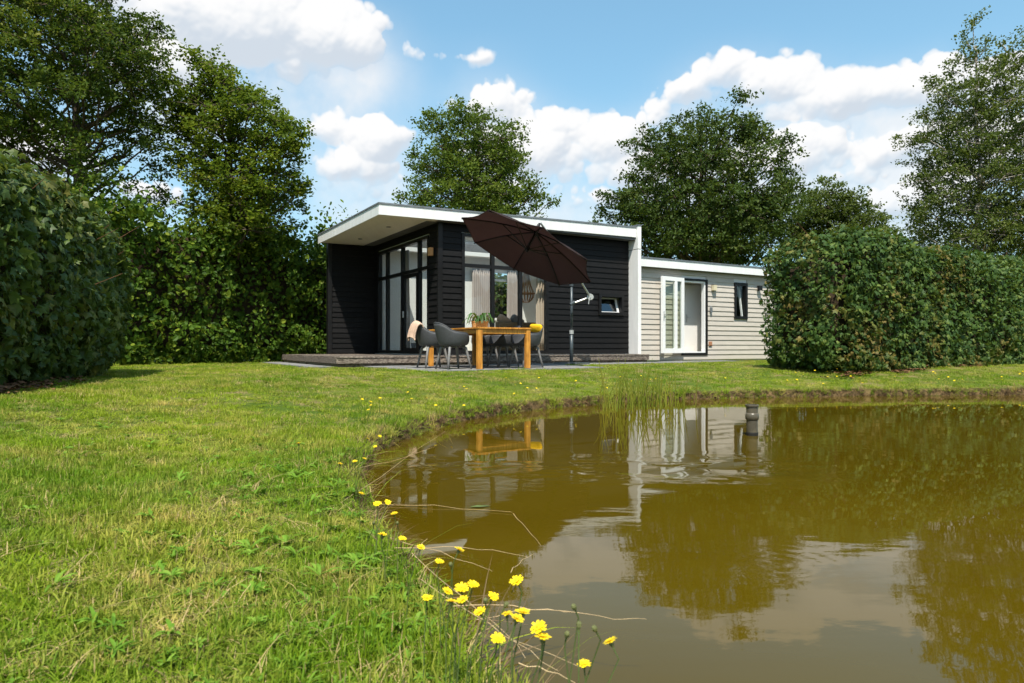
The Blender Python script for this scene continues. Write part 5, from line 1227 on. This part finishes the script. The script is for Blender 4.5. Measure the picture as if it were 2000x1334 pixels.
CAL = MB().lathe([(0.0012, -0.011), (0.0042, -0.006), (0.0046, -0.001), (0.0030, 0.0018)], n=7).mesh('calyx', 'bud')
def flower(head, label, group, tilt_=None, base=None, scale=1.0, detail=True):
    hx_, hy_, hz_ = head
    if base is None:
        bx, by = hx_ + random.uniform(-0.05, 0.01), hy_ + random.uniform(-0.03, 0.05)
        for _ in range(30):
            if pond_sd([(bx, by)])[0] > 0.03: break
            bx -= 0.02; by += 0.004
        base = (bx, by)
    bz = float(land_z([base])[0]); r = empty('hawkbit_flower', (base[0], base[1], bz)); tag(r, label, 'flower', group)
    d = Vector((hx_ - base[0], hy_ - base[1], hz_ - bz)); nrm = Vector(tilt_ or (random.uniform(-0.5, 0.5), random.uniform(-0.55, 0.2), 1.0)).normalized()
    e = d - nrm * 0.008 * scale
    mid = Vector((d.x * 0.35, d.y * 0.35, d.z * 0.6))
    MB().tube([(0, 0, -0.02), mid * 0.55, mid, e - nrm * 0.02, e], [0.0014 * scale, 0.0013 * scale, 0.0012 * scale, 0.0012 * scale, 0.0016 * scale], 5, False).build('stem', 'stem_green', r, smooth=True)
    qt = nrm.to_track_quat('Z', 'Y')
    h = link('flower_head', random.choice(HEADS), r); h.location = d; h.rotation_mode = 'QUATERNION'; h.rotation_quaternion = qt; h.scale = (scale,) * 3
    if detail:
        link('flower_eye', EYE, h); link('calyx', CAL, h)
    return r
def at_px(x, y, Y): return ((x - 1000) / F * Y, Y, ZC - (y - HOR) / F * Y)
NEAR = [(1192, 1253, 0.98, 'yellow flower furthest right over the water at the bottom'), (1140, 1297, 1.0, 'lowest yellow flower, near the bottom edge over the water'), (1052, 1226, 1.05, 'upper of two touching yellow flowers above the bottom bank'),
        (1060, 1244, 1.04, 'lower of two touching yellow flowers above the bottom bank'), (972, 1248, 1.06, 'yellow flower on the bank below the main cluster'), (1010, 1208, 1.14, 'right flower of the low yellow cluster by the water'),
        (990, 1199, 1.15, 'left flower of the low yellow cluster by the water'), (1021, 1196, 1.17, 'back flower of the low yellow cluster by the water'), (937, 1195, 1.18, 'small yellow flower between the two near clusters'),
        (874, 1155, 1.25, 'large round yellow flower leading the upper near cluster'), (903, 1172, 1.24, 'yellow flower just right of the large round one'), (924, 1142, 1.26, 'topmost yellow flower of the upper near cluster'),
        (902, 1149, 1.28, 'yellow flower in the middle of the upper near cluster'), (882, 1175, 1.24, 'half closed yellow flower under the large round one'), (1009, 1135, 1.28, 'single yellow flower on a tall stem against the water'),
        (963, 1165, 1.25, 'yellow flower right of the upper near cluster'), (834, 1168, 1.3, 'ragged yellow flower deep in the bank grass'), (897, 1074, 1.5, 'yellow flower held out over the pond by dry stems'),
        (858, 1097, 1.5, 'half open yellow flower below the dry stems'), (822, 1069, 1.6, 'yellow flower where the dry stems leave the bank'), (786, 1052, 1.75, 'small yellow flower upright at the bank edge'),
        (747, 1044, 1.85, 'yellow flower low in the grass left of the upright one'), (770, 1003, 2.0, 'yellow flower alone over dark water near the bank'), (757, 981, 2.05, 'wide open yellow flower above the lone one'),
        (737, 984, 2.1, 'yellow flower touching the wide open one on its left'), (706, 964, 2.3, 'yellow flower leaning out of the bank grass'), (664, 906, 2.9, 'leftmost yellow flower on the mid bank'),
        (693, 901, 2.95, 'middle one of three yellow flowers on the mid bank'), (712, 896, 3.0, 'right one of three yellow flowers on the mid bank'), (742, 852, 3.8, 'yellow flower by the dry tuft at the bank corner'),
        (733, 872, 3.6, 'lower yellow flower by the dry tuft at the bank corner'), (718, 857, 3.7, 'yellow flower left of the dry tuft at the bank corner'), (583, 866, 3.3, 'yellow flower alone in the mown lawn left of the bank')]
for (x, y, Y, lab) in NEAR: flower(at_px(x, y, Y), lab, 'yellow flowers along the near bank', scale=random.uniform(0.72, 1.05))
for (x, y, Y) in ((1120, 1183, 1.02), (1131, 1216, 1.0), (1160, 1225, 0.99), (880, 1100, 1.45), (948, 1170, 1.2), (990, 1178, 1.15), (730, 1020, 1.95), (776, 1020, 1.9), (1108, 1236, 1.01)):
    r = flower(at_px(x, y, Y), 'closed green hawkbit bud on a thin stem at the near bank', 'closed flower buds at the near bank', scale=0.9)
    r.name = 'flower_bud'
    for c in list(r.children):
        if c.name.startswith('flower_head'):
            for g in list(c.children):
                if g.name.startswith('flower_eye'): bpy.data.objects.remove(g)
            c.data = CAL; c.name = 'bud'
for ch in [o for o in bpy.data.objects if o.name.startswith('calyx') and o.parent and o.parent.name.startswith('bud')]: bpy.data.objects.remove(ch)
fr_ = random.Random(5)
n_ = 0
while n_ < 34:      # along the far bend of the bank
    x, y = fr_.uniform(-1.4, 3.4), fr_.uniform(4.6, 11.5); s_ = pond_sd([(x, y)])[0]
    if not (0.05 < s_ < 1.1): continue
    if fr_.random() > math.exp(-s_ * 1.6): continue
    flower((x, y, float(land_z([(x, y)])[0]) + fr_.uniform(0.06, 0.17)), 'tiny yellow flower in the lawn along the bend of the bank', 'yellow flowers along the bend of the bank', base=(x - 0.01, y + 0.01), scale=1.15, detail=False); n_ += 1
n_ = 0
while n_ < 46:
    x, y = fr_.uniform(4.2, 12), fr_.uniform(10.7, 13.4); s_ = pond_sd([(x, y)])[0]
    if not (0.2 < s_ < 1.9): continue
    flower((x, y, float(land_z([(x, y)])[0]) + fr_.uniform(0.05, 0.11)), 'tiny yellow flower in the strip of lawn before the right hedge', 'yellow flowers before the right hedge', base=(x, y + 0.01), scale=1.3, detail=False); n_ += 1

fl = MB(); fl.add([(-0.05, 0, 0), (-0.01, 0.022, 0.002), (0.05, 0.0, 0.001), (-0.01, -0.022, 0.003)], [(0, 1, 2), (0, 2, 3)])
fo = fl.build('floating_leaf', 'stem_green', None, solid=0.001); fo.location = (-0.155, 3.32, 0.003); fo.rotation_euler = (0, 0, 0.2); tag(fo, 'small green leaf floating on the dark water near the bank', 'leaf')
# dry stems lying over the water
DRY = [([(763, 1050), (860, 1078), (961, 1115)], 0.13), ([(770, 1069), (838, 1067), (930, 1072), (1029, 1087)], 0.13), ([(804, 1084), (905, 1165), (1002, 1246), (1131, 1302)], 0.13), ([(886, 1180), (1000, 1183), (1110, 1193), (1199, 1207), (1262, 1209)], 0.15),
       ([(1015, 1297), (1070, 1312), (1124, 1334)], 0.16), ([(998, 1118), (1012, 1098), (1042, 1082)], 0.08), ([(1001, 1001), (1030, 1032), (1056, 1065)], 0.005), ([(700, 915), (790, 895), (850, 872)], 0.10), ([(640, 1000), (745, 930), (820, 873), (870, 842)], 0.12),
       ([(735, 985), (850, 988), (1000, 1000)], 0.006), ([(820, 1130), (930, 1205), (1010, 1258), (1090, 1310)], 0.14), ([(804, 1085), (835, 1052)], 0.14), ([(1002, 1246), (1026, 1285)], 0.10), ([(690, 920), (720, 890), (760, 880)], 0.09), ([(930, 1210), (1040, 1190), (1130, 1196)], 0.12)]
dg = empty('dry_grass_stems', (-0.1, 1.4, 0.1)); tag(dg, 'long straw coloured dead stems lying out over the pond', 'dry stems')
for (P, h) in DRY:
    pts_ = []
    for (x, y) in P:
        Y = (ZC - h) * F / (y - HOR); pts_.append(Vector(((x - 1000) / F * Y, Y, h)) - Vector(dg.location))
    fine_ = []
    for i in range(len(pts_) - 1):
        for t in (0, 0.33, 0.66): fine_.append(pts_[i].lerp(pts_[i + 1], t) + Vector((random.uniform(-0.004, 0.004), 0, random.uniform(-0.006, 0.006))))
    fine_.append(pts_[-1])
    MB().tube(fine_, [0.0013 - 0.0009 * i / len(fine_) for i in range(len(fine_))], 5, False).build('stem', 'straw', dg, smooth=True)
print('leaves', NL, 'tufts', len(pts))
